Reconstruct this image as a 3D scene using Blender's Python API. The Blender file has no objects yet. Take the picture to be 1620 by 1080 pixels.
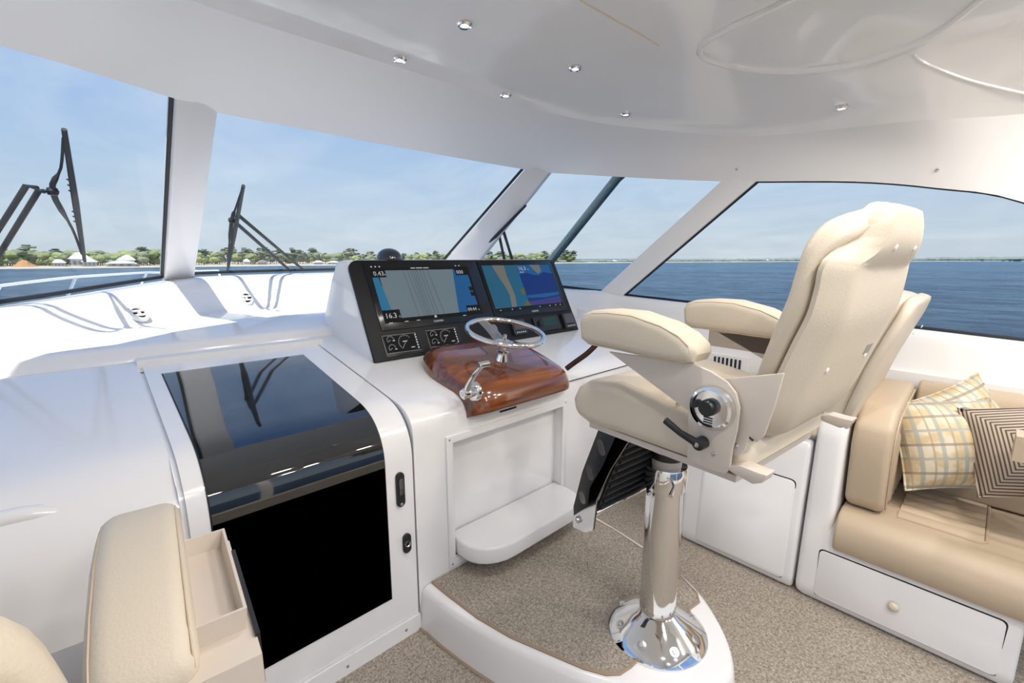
import bpy, bmesh, math, random
from mathutils import Vector, Matrix
random.seed(7)
scene = bpy.context.scene
COL = scene.collection
PI = math.pi

# ---------------------------------------------------------------- camera
CAM_Z = 1.55
AZ = math.radians(43.0)
TH = math.atan(131/720.0)
cam_d = bpy.data.cameras.new('camera'); cam_d.sensor_width = 36.0; cam_d.lens = 16.0
cam_d.clip_start = 0.02; cam_d.clip_end = 20000
cam = bpy.data.objects.new('camera', cam_d); COL.objects.link(cam)
cam.location = (0, 0, CAM_Z); cam.rotation_euler = (PI/2-TH, 0, -AZ)
scene.camera = cam

# ---------------------------------------------------------------- world, sun, exposure
scene.view_settings.view_transform = 'Standard'
scene.view_settings.look = 'None'
scene.view_settings.gamma = 1.0
scene.view_settings.use_curve_mapping = False
scene.view_settings.exposure = 0.12

w = bpy.data.worlds.new('sky'); scene.world = w; w.use_nodes = True
nt = w.node_tree; nt.nodes.clear()
def N(t, typ, **kw):
    n = t.nodes.new(typ)
    for k, v in kw.items(): setattr(n, k, v)
    return n
tc = N(nt, 'ShaderNodeTexCoord'); sep = N(nt, 'ShaderNodeSeparateXYZ')
nt.links.new(tc.outputs['Generated'], sep.inputs[0])
ramp = N(nt, 'ShaderNodeValToRGB')
cr = ramp.color_ramp
cr.elements[0].position = 0.0; cr.elements[0].color = (0.53, 0.60, 0.66, 1)
cr.elements[1].position = 1.0; cr.elements[1].color = (0.12, 0.27, 0.60, 1)
for p, c in ((0.05, (0.52, 0.61, 0.695, 1)), (0.16, (0.43, 0.565, 0.74, 1)), (0.34, (0.29, 0.45, 0.76, 1)), (0.55, (0.20, 0.36, 0.71, 1))):
    e = cr.elements.new(p); e.color = c
nt.links.new(sep.outputs['Z'], ramp.inputs[0])
# wispy cloud: project direction on a high sheet
div = N(nt, 'ShaderNodeVectorMath', operation='DIVIDE')
cz = N(nt, 'ShaderNodeMath', operation='ADD'); cz.inputs[1].default_value = 0.16
mxz = N(nt, 'ShaderNodeMath', operation='MAXIMUM'); mxz.inputs[1].default_value = 0.0
nt.links.new(sep.outputs['Z'], mxz.inputs[0]); nt.links.new(mxz.outputs[0], cz.inputs[0])
cmb = N(nt, 'ShaderNodeCombineXYZ')
for i in range(3): nt.links.new(cz.outputs[0], cmb.inputs[i])
nt.links.new(tc.outputs['Generated'], div.inputs[0]); nt.links.new(cmb.outputs[0], div.inputs[1])
mp = N(nt, 'ShaderNodeMapping'); mp.inputs['Scale'].default_value = (1.0, 0.55, 1.0); mp.inputs['Rotation'].default_value = (0, 0, 0.7)
nt.links.new(div.outputs[0], mp.inputs[0])
ns = N(nt, 'ShaderNodeTexNoise'); ns.inputs['Scale'].default_value = 1.5; ns.inputs['Detail'].default_value = 8; ns.inputs['Roughness'].default_value = 0.6; ns.inputs['Distortion'].default_value = 0.5
nt.links.new(mp.outputs[0], ns.inputs[0])
cl = N(nt, 'ShaderNodeValToRGB'); cl.color_ramp.elements[0].position = 0.42; cl.color_ramp.elements[1].position = 0.82
cl.color_ramp.elements[0].color = (0, 0, 0, 1); cl.color_ramp.elements[1].color = (0.55, 0.55, 0.55, 1)
nt.links.new(ns.outputs[0], cl.inputs[0])
# low puffs near the horizon
mp2 = N(nt, 'ShaderNodeMapping'); mp2.inputs['Scale'].default_value = (9, 9, 26)
nt.links.new(tc.outputs['Generated'], mp2.inputs[0])
ns2 = N(nt, 'ShaderNodeTexNoise'); ns2.inputs['Scale'].default_value = 1.0; ns2.inputs['Detail'].default_value = 6
nt.links.new(mp2.outputs[0], ns2.inputs[0])
cl2 = N(nt, 'ShaderNodeValToRGB'); cl2.color_ramp.elements[0].position = 0.55; cl2.color_ramp.elements[1].position = 0.72
cl2.color_ramp.elements[0].color = (0, 0, 0, 1); cl2.color_ramp.elements[1].color = (0.45, 0.45, 0.45, 1)
nt.links.new(ns2.outputs[0], cl2.inputs[0])
band = N(nt, 'ShaderNodeValToRGB')
band.color_ramp.elements[0].position = 0.0; band.color_ramp.elements[0].color = (1, 1, 1, 1)
band.color_ramp.elements[1].position = 0.16; band.color_ramp.elements[1].color = (0, 0, 0, 1)
nt.links.new(sep.outputs['Z'], band.inputs[0])
mul = N(nt, 'ShaderNodeMath', operation='MULTIPLY')
nt.links.new(cl2.outputs[0], mul.inputs[0]); nt.links.new(band.outputs[0], mul.inputs[1])
mx = N(nt, 'ShaderNodeMixRGB'); mx.inputs[2].default_value = (0.72, 0.78, 0.84, 1)
nt.links.new(cl.outputs[0], mx.inputs[0]); nt.links.new(ramp.outputs[0], mx.inputs[1])
mx2 = N(nt, 'ShaderNodeMixRGB'); mx2.inputs[2].default_value = (0.66, 0.71, 0.75, 1)
nt.links.new(mul.outputs[0], mx2.inputs[0]); nt.links.new(mx.outputs[0], mx2.inputs[1])
bg = N(nt, 'ShaderNodeBackground'); bg.inputs[1].default_value = 1.03
nt.links.new(mx2.outputs[0], bg.inputs[0])
wo = N(nt, 'ShaderNodeOutputWorld'); nt.links.new(bg.outputs[0], wo.inputs[0])

sd = bpy.data.lights.new('sun', 'SUN'); sd.energy = 5.0; sd.angle = 0.009; sd.color = (1.0, 0.94, 0.85)
sun = bpy.data.objects.new('sun', sd); COL.objects.link(sun)
SUN_TO = Vector((-0.28, -0.24, 0.93)).normalized()
sun.rotation_euler = SUN_TO.to_track_quat('Z', 'Y').to_euler()
sun.location = (-5, 3, 9)

# ---------------------------------------------------------------- pixel rays (to take real positions off the photograph)
_fw = Vector((math.sin(AZ)*math.cos(TH), math.cos(AZ)*math.cos(TH), -math.sin(TH)))
_rt = Vector((math.cos(AZ), -math.sin(AZ), 0)); _up = _rt.cross(_fw)
_C = Vector((0, 0, CAM_Z))
def ray(x, y): return _fw + _rt*((x-810)/720.0) - _up*((y-540)/720.0)
def onZ(x, y, z): d = ray(x, y); return _C + d*((z-CAM_Z)/d.z)
def onX(x, y, X): d = ray(x, y); return _C + d*(X/d.x)
def onY(x, y, Y): d = ray(x, y); return _C + d*(Y/d.y)

# ---------------------------------------------------------------- materials
def mat(name, col, rough=0.5, metal=0.0, coat=0.0, spec=0.5, emit=None, es=1.0, bump=None):
    m = bpy.data.materials.new(name); m.use_nodes = True
    b = m.node_tree.nodes['Principled BSDF']
    b.inputs['Base Color'].default_value = (*col, 1); b.inputs['Roughness'].default_value = rough
    b.inputs['Metallic'].default_value = metal; b.inputs['Coat Weight'].default_value = coat
    b.inputs['Coat Roughness'].default_value = 0.04
    b.inputs['Specular IOR Level'].default_value = spec
    if emit: b.inputs['Emission Color'].default_value = (*emit, 1); b.inputs['Emission Strength'].default_value = es
    if bump:
        t = m.node_tree; sc, st, det = bump
        tcn = N(t, 'ShaderNodeTexCoord'); nn = N(t, 'ShaderNodeTexNoise'); nn.inputs['Scale'].default_value = sc; nn.inputs['Detail'].default_value = det
        bp = N(t, 'ShaderNodeBump'); bp.inputs['Strength'].default_value = st; bp.inputs['Distance'].default_value = 0.02
        t.links.new(tcn.outputs['Object'], nn.inputs[0]); t.links.new(nn.outputs[0], bp.inputs['Height']); t.links.new(bp.outputs[0], b.inputs['Normal'])
    return m
M = {}
M['white'] = mat('white_gelcoat', (0.88, 0.87, 0.865), 0.16, coat=0.4, bump=(2.5, 0.02, 1))
M['white_matte'] = mat('white_satin_gelcoat', (0.88, 0.87, 0.86), 0.35)
M['ceil'] = mat('polished_headliner_gelcoat', (0.93, 0.92, 0.90), 0.09, coat=0.5, bump=(2.6, 0.30, 2))
M['head'] = mat('satin_headliner', (0.90, 0.885, 0.87), 0.42)
M['black'] = mat('black_satin', (0.012, 0.013, 0.015), 0.35)
M['rubber'] = mat('black_rubber', (0.012, 0.013, 0.016), 0.55)
M['gloss_black'] = mat('black_gloss_glass', (0.004, 0.004, 0.005), 0.03, spec=1.0, coat=1.0)
_g = M['gloss_black'].node_tree.nodes['Principled BSDF']; _g.inputs['IOR'].default_value = 2.2; _g.inputs['Specular IOR Level'].default_value = .5; _g.inputs['Coat IOR'].default_value = 1.8
M['fascia'] = mat('black_fascia', (0.009, 0.010, 0.012), 0.5, spec=0.25)
M['bezel'] = mat('black_display_glass', (0.007, 0.008, 0.010), 0.14, spec=0.35)
M['chrome'] = mat('polished_chrome', (0.80, 0.80, 0.80), 0.06, metal=1.0)
M['steel'] = mat('brushed_steel', (0.62, 0.62, 0.60), 0.25, metal=1.0)
M['alu'] = mat('green_grey_tube', (0.20, 0.27, 0.26), 0.25, metal=0.7)
M['beige_metal'] = mat('beige_powder_coat', (0.64, 0.57, 0.50), 0.38)
M['leather'] = mat('cream_leather', (0.63, 0.555, 0.445), 0.48, bump=(260, 0.10, 3))
M['tan'] = mat('tan_leather', (0.525, 0.42, 0.30), 0.45, bump=(260, 0.10, 3))
M['knob'] = mat('cream_plastic', (0.70, 0.62, 0.48), 0.35)
M['edge'] = mat('carpet_binding', (0.36, 0.27, 0.19), 0.9)
M['gap'] = mat('dark_gasket', (0.015, 0.015, 0.015), 0.8)
M['wtext'] = mat('white_screen_print', (0.25, 0.25, 0.25), 0.5, emit=(0.75, 0.78, 0.8), es=0.28)
M['gold'] = mat('pale_gold_bead', (0.75, 0.66, 0.50), 0.35)
M['snap'] = mat('white_snap', (0.86, 0.83, 0.76), 0.3)
M['grey'] = mat('grey_plastic', (0.25, 0.25, 0.25), 0.4)
M['dome'] = mat('dark_blue_dome', (0.012, 0.016, 0.03), 0.08, coat=1.0)

def emis(name, col, s=1.0):
    return mat(name, tuple(c*0.2 for c in col), 0.14, spec=0.35, emit=col, es=s*.72)

# carpet
def carpet():
    m = bpy.data.materials.new('beige_woven_carpet'); m.use_nodes = True; t = m.node_tree; b = t.nodes['Principled BSDF']
    b.inputs['Roughness'].default_value = 0.95; b.inputs['Specular IOR Level'].default_value = 0.1
    tcn = N(t, 'ShaderNodeTexCoord'); v = N(t, 'ShaderNodeTexVoronoi'); v.inputs['Scale'].default_value = 210
    mpn = N(t, 'ShaderNodeMapping'); mpn.inputs['Scale'].default_value = (1, 0.65, 1); mpn.inputs['Rotation'].default_value = (0, 0, 0.5)
    t.links.new(tcn.outputs['Object'], mpn.inputs[0]); t.links.new(mpn.outputs[0], v.inputs[0])
    n = N(t, 'ShaderNodeTexNoise'); n.inputs['Scale'].default_value = 90; n.inputs['Detail'].default_value = 4
    t.links.new(tcn.outputs['Object'], n.inputs[0])
    r = N(t, 'ShaderNodeValToRGB'); r.color_ramp.elements[0].position = 0.0; r.color_ramp.elements[1].position = 0.75
    r.color_ramp.elements[0].color = (0.56, 0.505, 0.43, 1); r.color_ramp.elements[1].color = (0.28, 0.24, 0.195, 1)
    t.links.new(v.outputs['Distance'], r.inputs[0])
    mxn = N(t, 'ShaderNodeMixRGB'); mxn.blend_type = 'OVERLAY'; mxn.inputs[0].default_value = 0.65
    t.links.new(r.outputs[0], mxn.inputs[1]); t.links.new(n.outputs[0], mxn.inputs[2]); t.links.new(mxn.outputs[0], b.inputs['Base Color'])
    bp = N(t, 'ShaderNodeBump'); bp.invert = True; bp.inputs['Strength'].default_value = 0.6; bp.inputs['Distance'].default_value = 0.004
    t.links.new(v.outputs['Distance'], bp.inputs['Height']); t.links.new(bp.outputs[0], b.inputs['Normal'])
    return m
M['carpet'] = carpet()

def wood():
    m = bpy.data.materials.new('varnished_teak'); m.use_nodes = True; t = m.node_tree; b = t.nodes['Principled BSDF']
    b.inputs['Roughness'].default_value = 0.18; b.inputs['Coat Weight'].default_value = 1.0; b.inputs['Coat Roughness'].default_value = 0.03
    tcn = N(t, 'ShaderNodeTexCoord'); mpn = N(t, 'ShaderNodeMapping'); mpn.inputs['Scale'].default_value = (.7, 6, 9)
    t.links.new(tcn.outputs['Object'], mpn.inputs[0])
    n = N(t, 'ShaderNodeTexNoise'); n.inputs['Scale'].default_value = 2.2; n.inputs['Detail'].default_value = 6; n.inputs['Distortion'].default_value = 1.2
    t.links.new(mpn.outputs[0], n.inputs[0])
    r = N(t, 'ShaderNodeValToRGB'); r.color_ramp.elements[0].position = 0.32; r.color_ramp.elements[1].position = 0.72
    r.color_ramp.elements[0].color = (0.080, 0.018, 0.0045, 1); r.color_ramp.elements[1].color = (0.30, 0.085, 0.018, 1)
    t.links.new(n.outputs[0], r.inputs[0]); t.links.new(r.outputs[0], b.inputs['Base Color'])
    return m
M['wood'] = wood()

def glass():
    m = bpy.data.materials.new('window_glass'); m.use_nodes = True; t = m.node_tree; t.nodes.clear()
    tr = N(t, 'ShaderNodeBsdfTransparent'); tr.inputs[0].default_value = (0.93, 0.96, 0.97, 1)
    gl = N(t, 'ShaderNodeBsdfGlossy'); gl.inputs['Roughness'].default_value = 0.0
    fr = N(t, 'ShaderNodeLayerWeight'); fr.inputs[0].default_value = 0.5
    pw = N(t, 'ShaderNodeMath', operation='POWER'); pw.inputs[1].default_value = 4.0
    ml = N(t, 'ShaderNodeMath', operation='MULTIPLY_ADD'); ml.inputs[1].default_value = 0.30; ml.inputs[2].default_value = 0.015
    t.links.new(fr.outputs['Facing'], pw.inputs[0])
    ms = N(t, 'ShaderNodeMixShader'); o = N(t, 'ShaderNodeOutputMaterial')
    t.links.new(pw.outputs[0], ml.inputs[0]); t.links.new(ml.outputs[0], ms.inputs[0])
    t.links.new(tr.outputs[0], ms.inputs[1]); t.links.new(gl.outputs[0], ms.inputs[2]); t.links.new(ms.outputs[0], o.inputs[0])
    return m
M['glass'] = glass()

def water():
    m = bpy.data.materials.new('sea_water'); m.use_nodes = True; t = m.node_tree; b = t.nodes['Principled BSDF']
    b.inputs['Base Color'].default_value = (0.035, 0.105, 0.185, 1); b.inputs['Roughness'].default_value = 0.30; b.inputs['IOR'].default_value = 1.33; b.inputs['Specular IOR Level'].default_value = 0.3
    tcn = N(t, 'ShaderNodeTexCoord')
    def axis(v):
        dn = N(t, 'ShaderNodeVectorMath', operation='DOT_PRODUCT'); dn.inputs[1].default_value = v; t.links.new(tcn.outputs['Object'], dn.inputs[0]); return dn.outputs['Value']
    cb = N(t, 'ShaderNodeCombineXYZ'); t.links.new(axis((-.085, .235, 0)), cb.inputs[0]); t.links.new(axis((.47, .17, 0)), cb.inputs[1])
    n = N(t, 'ShaderNodeTexNoise'); n.inputs['Scale'].default_value = 0.5; n.inputs['Detail'].default_value = 9; n.inputs['Roughness'].default_value = 0.78
    t.links.new(cb.outputs[0], n.inputs[0])
    n2 = N(t, 'ShaderNodeTexNoise'); n2.inputs['Scale'].default_value = 0.05; n2.inputs['Detail'].default_value = 3
    t.links.new(cb.outputs[0], n2.inputs[0])
    bp = N(t, 'ShaderNodeBump'); bp.inputs['Strength'].default_value = 1.0; bp.inputs['Distance'].default_value = 1.6
    t.links.new(n.outputs[0], bp.inputs['Height']); t.links.new(bp.outputs[0], b.inputs['Normal'])
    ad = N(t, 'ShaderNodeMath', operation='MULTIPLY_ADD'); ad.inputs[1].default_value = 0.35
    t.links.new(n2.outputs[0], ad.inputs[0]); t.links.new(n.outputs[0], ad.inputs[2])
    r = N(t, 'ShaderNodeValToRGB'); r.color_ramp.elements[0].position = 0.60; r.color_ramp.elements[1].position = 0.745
    r.color_ramp.elements[0].color = (0.010, 0.050, 0.105, 1); r.color_ramp.elements[1].color = (0.075, 0.165, 0.25, 1)  # ripples painted in base colour stand in for sky reflected by wave facets
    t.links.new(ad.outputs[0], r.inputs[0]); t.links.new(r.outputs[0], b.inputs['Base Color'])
    return m
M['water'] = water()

def foliage(name, c1, c2):
    m = bpy.data.materials.new(name); m.use_nodes = True; t = m.node_tree; b = t.nodes['Principled BSDF']
    b.inputs['Roughness'].default_value = 0.9; b.inputs['Specular IOR Level'].default_value = 0.1
    tcn = N(t, 'ShaderNodeTexCoord'); n = N(t, 'ShaderNodeTexNoise'); n.inputs['Scale'].default_value = 0.9; n.inputs['Detail'].default_value = 4
    oi = N(t, 'ShaderNodeObjectInfo')
    t.links.new(tcn.outputs['Object'], n.inputs[0])
    ad = N(t, 'ShaderNodeMath', operation='MULTIPLY_ADD'); ad.inputs[1].default_value = 0.5
    t.links.new(oi.outputs['Random'], ad.inputs[0]); t.links.new(n.outputs[0], ad.inputs[2])
    r = N(t, 'ShaderNodeValToRGB'); r.color_ramp.elements[0].position = 0.4; r.color_ramp.elements[1].position = 1.0
    r.color_ramp.elements[0].color = (*c1, 1); r.color_ramp.elements[1].color = (*c2, 1)
    t.links.new(ad.outputs[0], r.inputs[0]); t.links.new(r.outputs[0], b.inputs['Base Color'])
    return m
M['leaf'] = foliage('bright_foliage', (0.21, 0.26, 0.12), (0.34, 0.39, 0.17))  # distance haze mixed into these foliage colours, lightening them
M['leaf2'] = foliage('dull_foliage', (0.19, 0.22, 0.14), (0.28, 0.31, 0.18))
M['pine'] = foliage('pine_foliage', (0.16, 0.19, 0.14), (0.23, 0.26, 0.18))
M['trunk'] = mat('tree_trunk', (0.22, 0.18, 0.15), 0.9)
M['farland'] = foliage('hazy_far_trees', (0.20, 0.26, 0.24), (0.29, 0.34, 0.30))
M['sand'] = mat('pale_sand', (0.50, 0.45, 0.36), 0.9)
M['earth'] = mat('orange_earth', (0.46, 0.24, 0.10), 0.9)
M['hwall'] = mat('house_wall', (0.58, 0.57, 0.54), 0.8)
M['hroof'] = mat('pale_metal_roof', (0.78, 0.79, 0.80), 0.6)
M['hroof2'] = mat('brown_shingle_roof', (0.25, 0.20, 0.17), 0.8)

# fabrics (object space, pillow lies in its local xy plane)
def plaid():
    m = bpy.data.materials.new('plaid_cotton'); m.use_nodes = True; t = m.node_tree; b = t.nodes['Principled BSDF']
    b.inputs['Roughness'].default_value = 0.9
    tcn = N(t, 'ShaderNodeTexCoord'); s = N(t, 'ShaderNodeSeparateXYZ'); t.links.new(tcn.outputs['Object'], s.inputs[0])
    def stripe(sock, freq, phase, width):
        a = N(t, 'ShaderNodeMath', operation='MULTIPLY_ADD'); a.inputs[1].default_value = freq; a.inputs[2].default_value = phase+20
        t.links.new(sock, a.inputs[0])
        f = N(t, 'ShaderNodeMath', operation='FRACT'); t.links.new(a.outputs[0], f.inputs[0])
        l = N(t, 'ShaderNodeMath', operation='LESS_THAN'); l.inputs[1].default_value = width; t.links.new(f.outputs[0], l.inputs[0])
        return l.outputs[0]
    base = N(t, 'ShaderNodeMixRGB'); base.inputs[1].default_value = (0.62, 0.50, 0.30, 1); base.inputs[2].default_value = (0.70, 0.64, 0.50, 1)
    n = N(t, 'ShaderNodeTexNoise'); n.inputs['Scale'].default_value = 14; t.links.new(tcn.outputs['Object'], n.inputs[0])
    r0 = N(t, 'ShaderNodeValToRGB'); r0.color_ramp.elements[0].position = .45; r0.color_ramp.elements[1].position = .55
    t.links.new(n.outputs[0], r0.inputs[0]); t.links.new(r0.outputs[0], base.inputs[0])
    last = base.outputs[0]
    for sock, f, p, wd, c in ((s.outputs['X'], 15, .1, .2, (.35, .40, .38, 1)), (s.outputs['X'], 15, .5, .1, (.42, .34, .26, 1)),
                              (s.outputs['Y'], 17, .1, .18, (.30, .24, .19, 1)), (s.outputs['Y'], 8.5, .55, .08, (.45, .48, .46, 1))):
        fm = N(t, 'ShaderNodeMath', operation='MULTIPLY'); fm.inputs[1].default_value = .75
        t.links.new(stripe(sock, f, p, wd), fm.inputs[0])
        k = N(t, 'ShaderNodeMixRGB'); k.inputs[2].default_value = c
        t.links.new(fm.outputs[0], k.inputs[0]); t.links.new(last, k.inputs[1]); last = k.outputs[0]
    t.links.new(last, b.inputs['Base Color'])
    return m
M['plaid'] = plaid()
def striped():
    m = bpy.data.materials.new('mitred_stripe_cotton'); m.use_nodes = True; t = m.node_tree; b = t.nodes['Principled BSDF']
    b.inputs['Roughness'].default_value = 0.9
    tcn = N(t, 'ShaderNodeTexCoord'); s = N(t, 'ShaderNodeSeparateXYZ'); t.links.new(tcn.outputs['Object'], s.inputs[0])
    ax = N(t, 'ShaderNodeMath', operation='ABSOLUTE'); ay = N(t, 'ShaderNodeMath', operation='ABSOLUTE')
    t.links.new(s.outputs['X'], ax.inputs[0]); t.links.new(s.outputs['Y'], ay.inputs[0])
    mxm = N(t, 'ShaderNodeMath', operation='MAXIMUM'); t.links.new(ax.outputs[0], mxm.inputs[0]); t.links.new(ay.outputs[0], mxm.inputs[1])
    a = N(t, 'ShaderNodeMath', operation='MULTIPLY'); a.inputs[1].default_value = 85; t.links.new(mxm.outputs[0], a.inputs[0])
    f = N(t, 'ShaderNodeMath', operation='FRACT'); t.links.new(a.outputs[0], f.inputs[0])
    l = N(t, 'ShaderNodeMath', operation='LESS_THAN'); l.inputs[1].default_value = .45; t.links.new(f.outputs[0], l.inputs[0])
    k = N(t, 'ShaderNodeMixRGB'); k.inputs[1].default_value = (.52, .46, .38, 1); k.inputs[2].default_value = (.13, .085, .065, 1)
    t.links.new(l.outputs[0], k.inputs[0]); t.links.new(k.outputs[0], b.inputs['Base Color'])
    return m
M['stripe'] = striped()

# ---------------------------------------------------------------- builders
def tag(o, label=None, cat=None, group=None, kind=None):
    if label: o['label'] = label
    if cat: o['category'] = cat
    if group: o['group'] = group
    if kind: o['kind'] = kind
    return o
def offs(p):
    v = Vector((0, 0, 0))
    while p is not None:
        v += p.location; p = p.parent
    return v
def empty(name, loc, rz=0.0):
    o = bpy.data.objects.new(name, None); COL.objects.link(o); o.location = loc; o.rotation_euler = (0, 0, rz)
    o.empty_display_size = 0.1
    return o
def finish(bm, name, m, parent=None, local=False, ang=38, smooth=True):
    bmesh.ops.recalc_face_normals(bm, faces=bm.faces)
    me = bpy.data.meshes.new(name); bm.to_mesh(me); bm.free()
    if parent is not None and not local:
        me.transform(Matrix.Translation(-offs(parent)))
    if smooth:
        me.polygons.foreach_set('use_smooth', [True]*len(me.polygons))
        me.set_sharp_from_angle(angle=math.radians(ang))
    me.materials.append(M[m] if isinstance(m, str) else m)
    o = bpy.data.objects.new(name, me); COL.objects.link(o); o.parent = parent
    return o
def add(bm, verts, faces):
    vs = [bm.verts.new(v) for v in verts]
    for f in faces:
        try: bm.faces.new([vs[i] for i in f])
        except ValueError: pass
    return vs
def a_box(bm, x0, x1, y0, y1, z0, z1):
    v = [(x0, y0, z0), (x1, y0, z0), (x1, y1, z0), (x0, y1, z0), (x0, y0, z1), (x1, y0, z1), (x1, y1, z1), (x0, y1, z1)]
    return add(bm, v, [(0, 3, 2, 1), (4, 5, 6, 7), (0, 1, 5, 4), (1, 2, 6, 5), (2, 3, 7, 6), (3, 0, 4, 7)])
def bev(bm, r, seg=3, ang=20):
    if r <= 0: return
    es = [e for e in bm.edges if len(e.link_faces) == 2 and e.calc_face_angle(0) > math.radians(ang)]
    bmesh.ops.bevel(bm, geom=es, offset=r, segments=seg, profile=0.5, affect='EDGES', clamp_overlap=True)
def box(name, m, parent, x0, x1, y0, y1, z0, z1, r=0.0, seg=3, local=False):
    bm = bmesh.new(); a_box(bm, x0, x1, y0, y1, z0, z1); bev(bm, r, seg)
    return finish(bm, name, m, parent, local)
def a_prism(bm, poly, axis, a, b):
    n = len(poly)
    def P(p, t):
        if axis == 'X': return (t, p[0], p[1])
        if axis == 'Y': return (p[0], t, p[1])
        return (p[0], p[1], t)
    vs = [bm.verts.new(P(p, a)) for p in poly] + [bm.verts.new(P(p, b)) for p in poly]
    bm.faces.new(vs[:n][::-1]); bm.faces.new(vs[n:])
    for i in range(n):
        j = (i+1) % n; bm.faces.new((vs[i], vs[j], vs[n+j], vs[n+i]))
    return vs
def prism(name, m, parent, poly, axis, a, b, r=0.0, seg=3, local=False, ang=20):
    bm = bmesh.new(); a_prism(bm, poly, axis, a, b); bmesh.ops.recalc_face_normals(bm, faces=bm.faces); bev(bm, r, seg, ang)
    return finish(bm, name, m, parent, local)
def a_tube(bm, path, r, n=10, caps=True, closed=False):
    path = [Vector(p) for p in path]; k = len(path)
    rs = r if isinstance(r, (list, tuple)) else [r]*k
    rings = []; prev = None
    for i, p in enumerate(path):
        a = path[(i-1) % k] if (closed or i > 0) else p
        b = path[(i+1) % k] if (closed or i < k-1) else p
        d = (b-a).normalized()
        if prev is None:
            u = d.orthogonal().normalized()
        else:
            u = (prev - d*prev.dot(d)).normalized()
        prev = u; v = d.cross(u)
        rings.append([bm.verts.new(p+(u*math.cos(2*PI*j/n)+v*math.sin(2*PI*j/n))*rs[i]) for j in range(n)])
    for i in range(k if closed else k-1):
        A = rings[i]; B = rings[(i+1) % k]
        for j in range(n): bm.faces.new((A[j], A[(j+1) % n], B[(j+1) % n], B[j]))
    if caps and not closed:
        bm.faces.new(rings[0][::-1]); bm.faces.new(rings[-1])
def tube(name, m, parent, path, r, n=10, local=False, closed=False):
    bm = bmesh.new(); a_tube(bm, path, r, n, closed=closed); return finish(bm, name, m, parent, local)
def a_lathe(bm, prof, c=(0, 0, 0), n=40, mtx=None):
    rings = []
    for r, z in prof:
        if r < 1e-6: rings.append([bm.verts.new((0, 0, z))])
        else: rings.append([bm.verts.new((r*math.cos(2*PI*j/n), r*math.sin(2*PI*j/n), z)) for j in range(n)])
    for A, B in zip(rings, rings[1:]):
        if len(A) == 1 and len(B) > 1:
            for j in range(n): bm.faces.new((A[0], B[j], B[(j+1) % n]))
        elif len(B) == 1 and len(A) > 1:
            for j in range(n): bm.faces.new((A[j], A[(j+1) % n], B[0]))
        elif len(A) > 1:
            for j in range(n): bm.faces.new((A[j], A[(j+1) % n], B[(j+1) % n], B[j]))
    vs = [v for r in rings for v in r]
    T = mtx if mtx is not None else Matrix.Translation(c)
    bmesh.ops.transform(bm, matrix=T, verts=vs)
def lathe(name, m, parent, prof, c=(0, 0, 0), n=40, mtx=None, local=False):
    bm = bmesh.new(); a_lathe(bm, prof, c, n, mtx); return finish(bm, name, m, parent, local)
def axis_m(c, d, roll=None):
    d = Vector(d).normalized(); q = d.to_track_quat('Z', 'Y')
    return Matrix.Translation(c) @ q.to_matrix().to_4x4()
def grid_mesh(bm, rows, close_u=False):
    R = [[bm.verts.new(p) for p in r] for r in rows]
    n = len(R[0])
    for A, B in zip(R, R[1:]):
        for j in range(n if close_u else n-1):
            k = (j+1) % n
            try: bm.faces.new((A[j], A[k], B[k], B[j]))
            except ValueError: pass
    return R
def loft_rings(name, m, parent, rings, local=False, ang=40):
    bm = bmesh.new(); R = grid_mesh(bm, rings, True)
    bm.faces.new(R[0][::-1]); bm.faces.new(R[-1])
    return finish(bm, name, m, parent, local, ang)
def super_ring(c, ex, ey, a, b, n=4.0, k=28):
    out = []
    for j in range(k):
        t = 2*PI*j/k; cs, sn = math.cos(t), math.sin(t)
        x = math.copysign(abs(cs)**(2/n), cs)*a; y = math.copysign(abs(sn)**(2/n), sn)*b
        out.append(Vector(c)+Vector(ex)*x+Vector(ey)*y)
    return out
def copy_tree(o, parent=None):
    c = o.copy(); COL.objects.link(c); c.parent = parent
    for ch in list(o.children): copy_tree(ch, c)
    return c
def lerp(a, b, t): return a+(b-a)*t
def interp(pts, x):
    if x <= pts[0][0]: return pts[0][1]
    for (x0, y0), (x1, y1) in zip(pts, pts[1:]):
        if x <= x1: return y0+(y1-y0)*(x-x0)/(x1-x0)
    return pts[-1][1]
def smooth_poly(pts, k=6):
    """Catmull-Rom through points"""
    P = [Vector(p) for p in pts]; out = []
    for i in range(len(P)-1):
        p0 = P[max(i-1, 0)]; p1 = P[i]; p2 = P[i+1]; p3 = P[min(i+2, len(P)-1)]
        for j in range(k):
            t = j/k
            out.append(0.5*((2*p1)+(p2-p0)*t+(2*p0-5*p1+4*p2-p3)*t*t+(3*p1-p0-3*p2+p3)*t**3))
    out.append(P[-1]); return out
def text_mesh(txt, size):
    cu = bpy.data.curves.new('t', 'FONT'); cu.body = txt; cu.size = size; cu.resolution_u = 2; cu.extrude = 0.0004
    o = bpy.data.objects.new('t', cu); COL.objects.link(o)
    dg = bpy.context.evaluated_depsgraph_get(); dg.update()
    me = bpy.data.meshes.new_from_object(o.evaluated_get(dg))
    bpy.data.objects.remove(o); bpy.data.curves.remove(cu)
    return me

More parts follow.
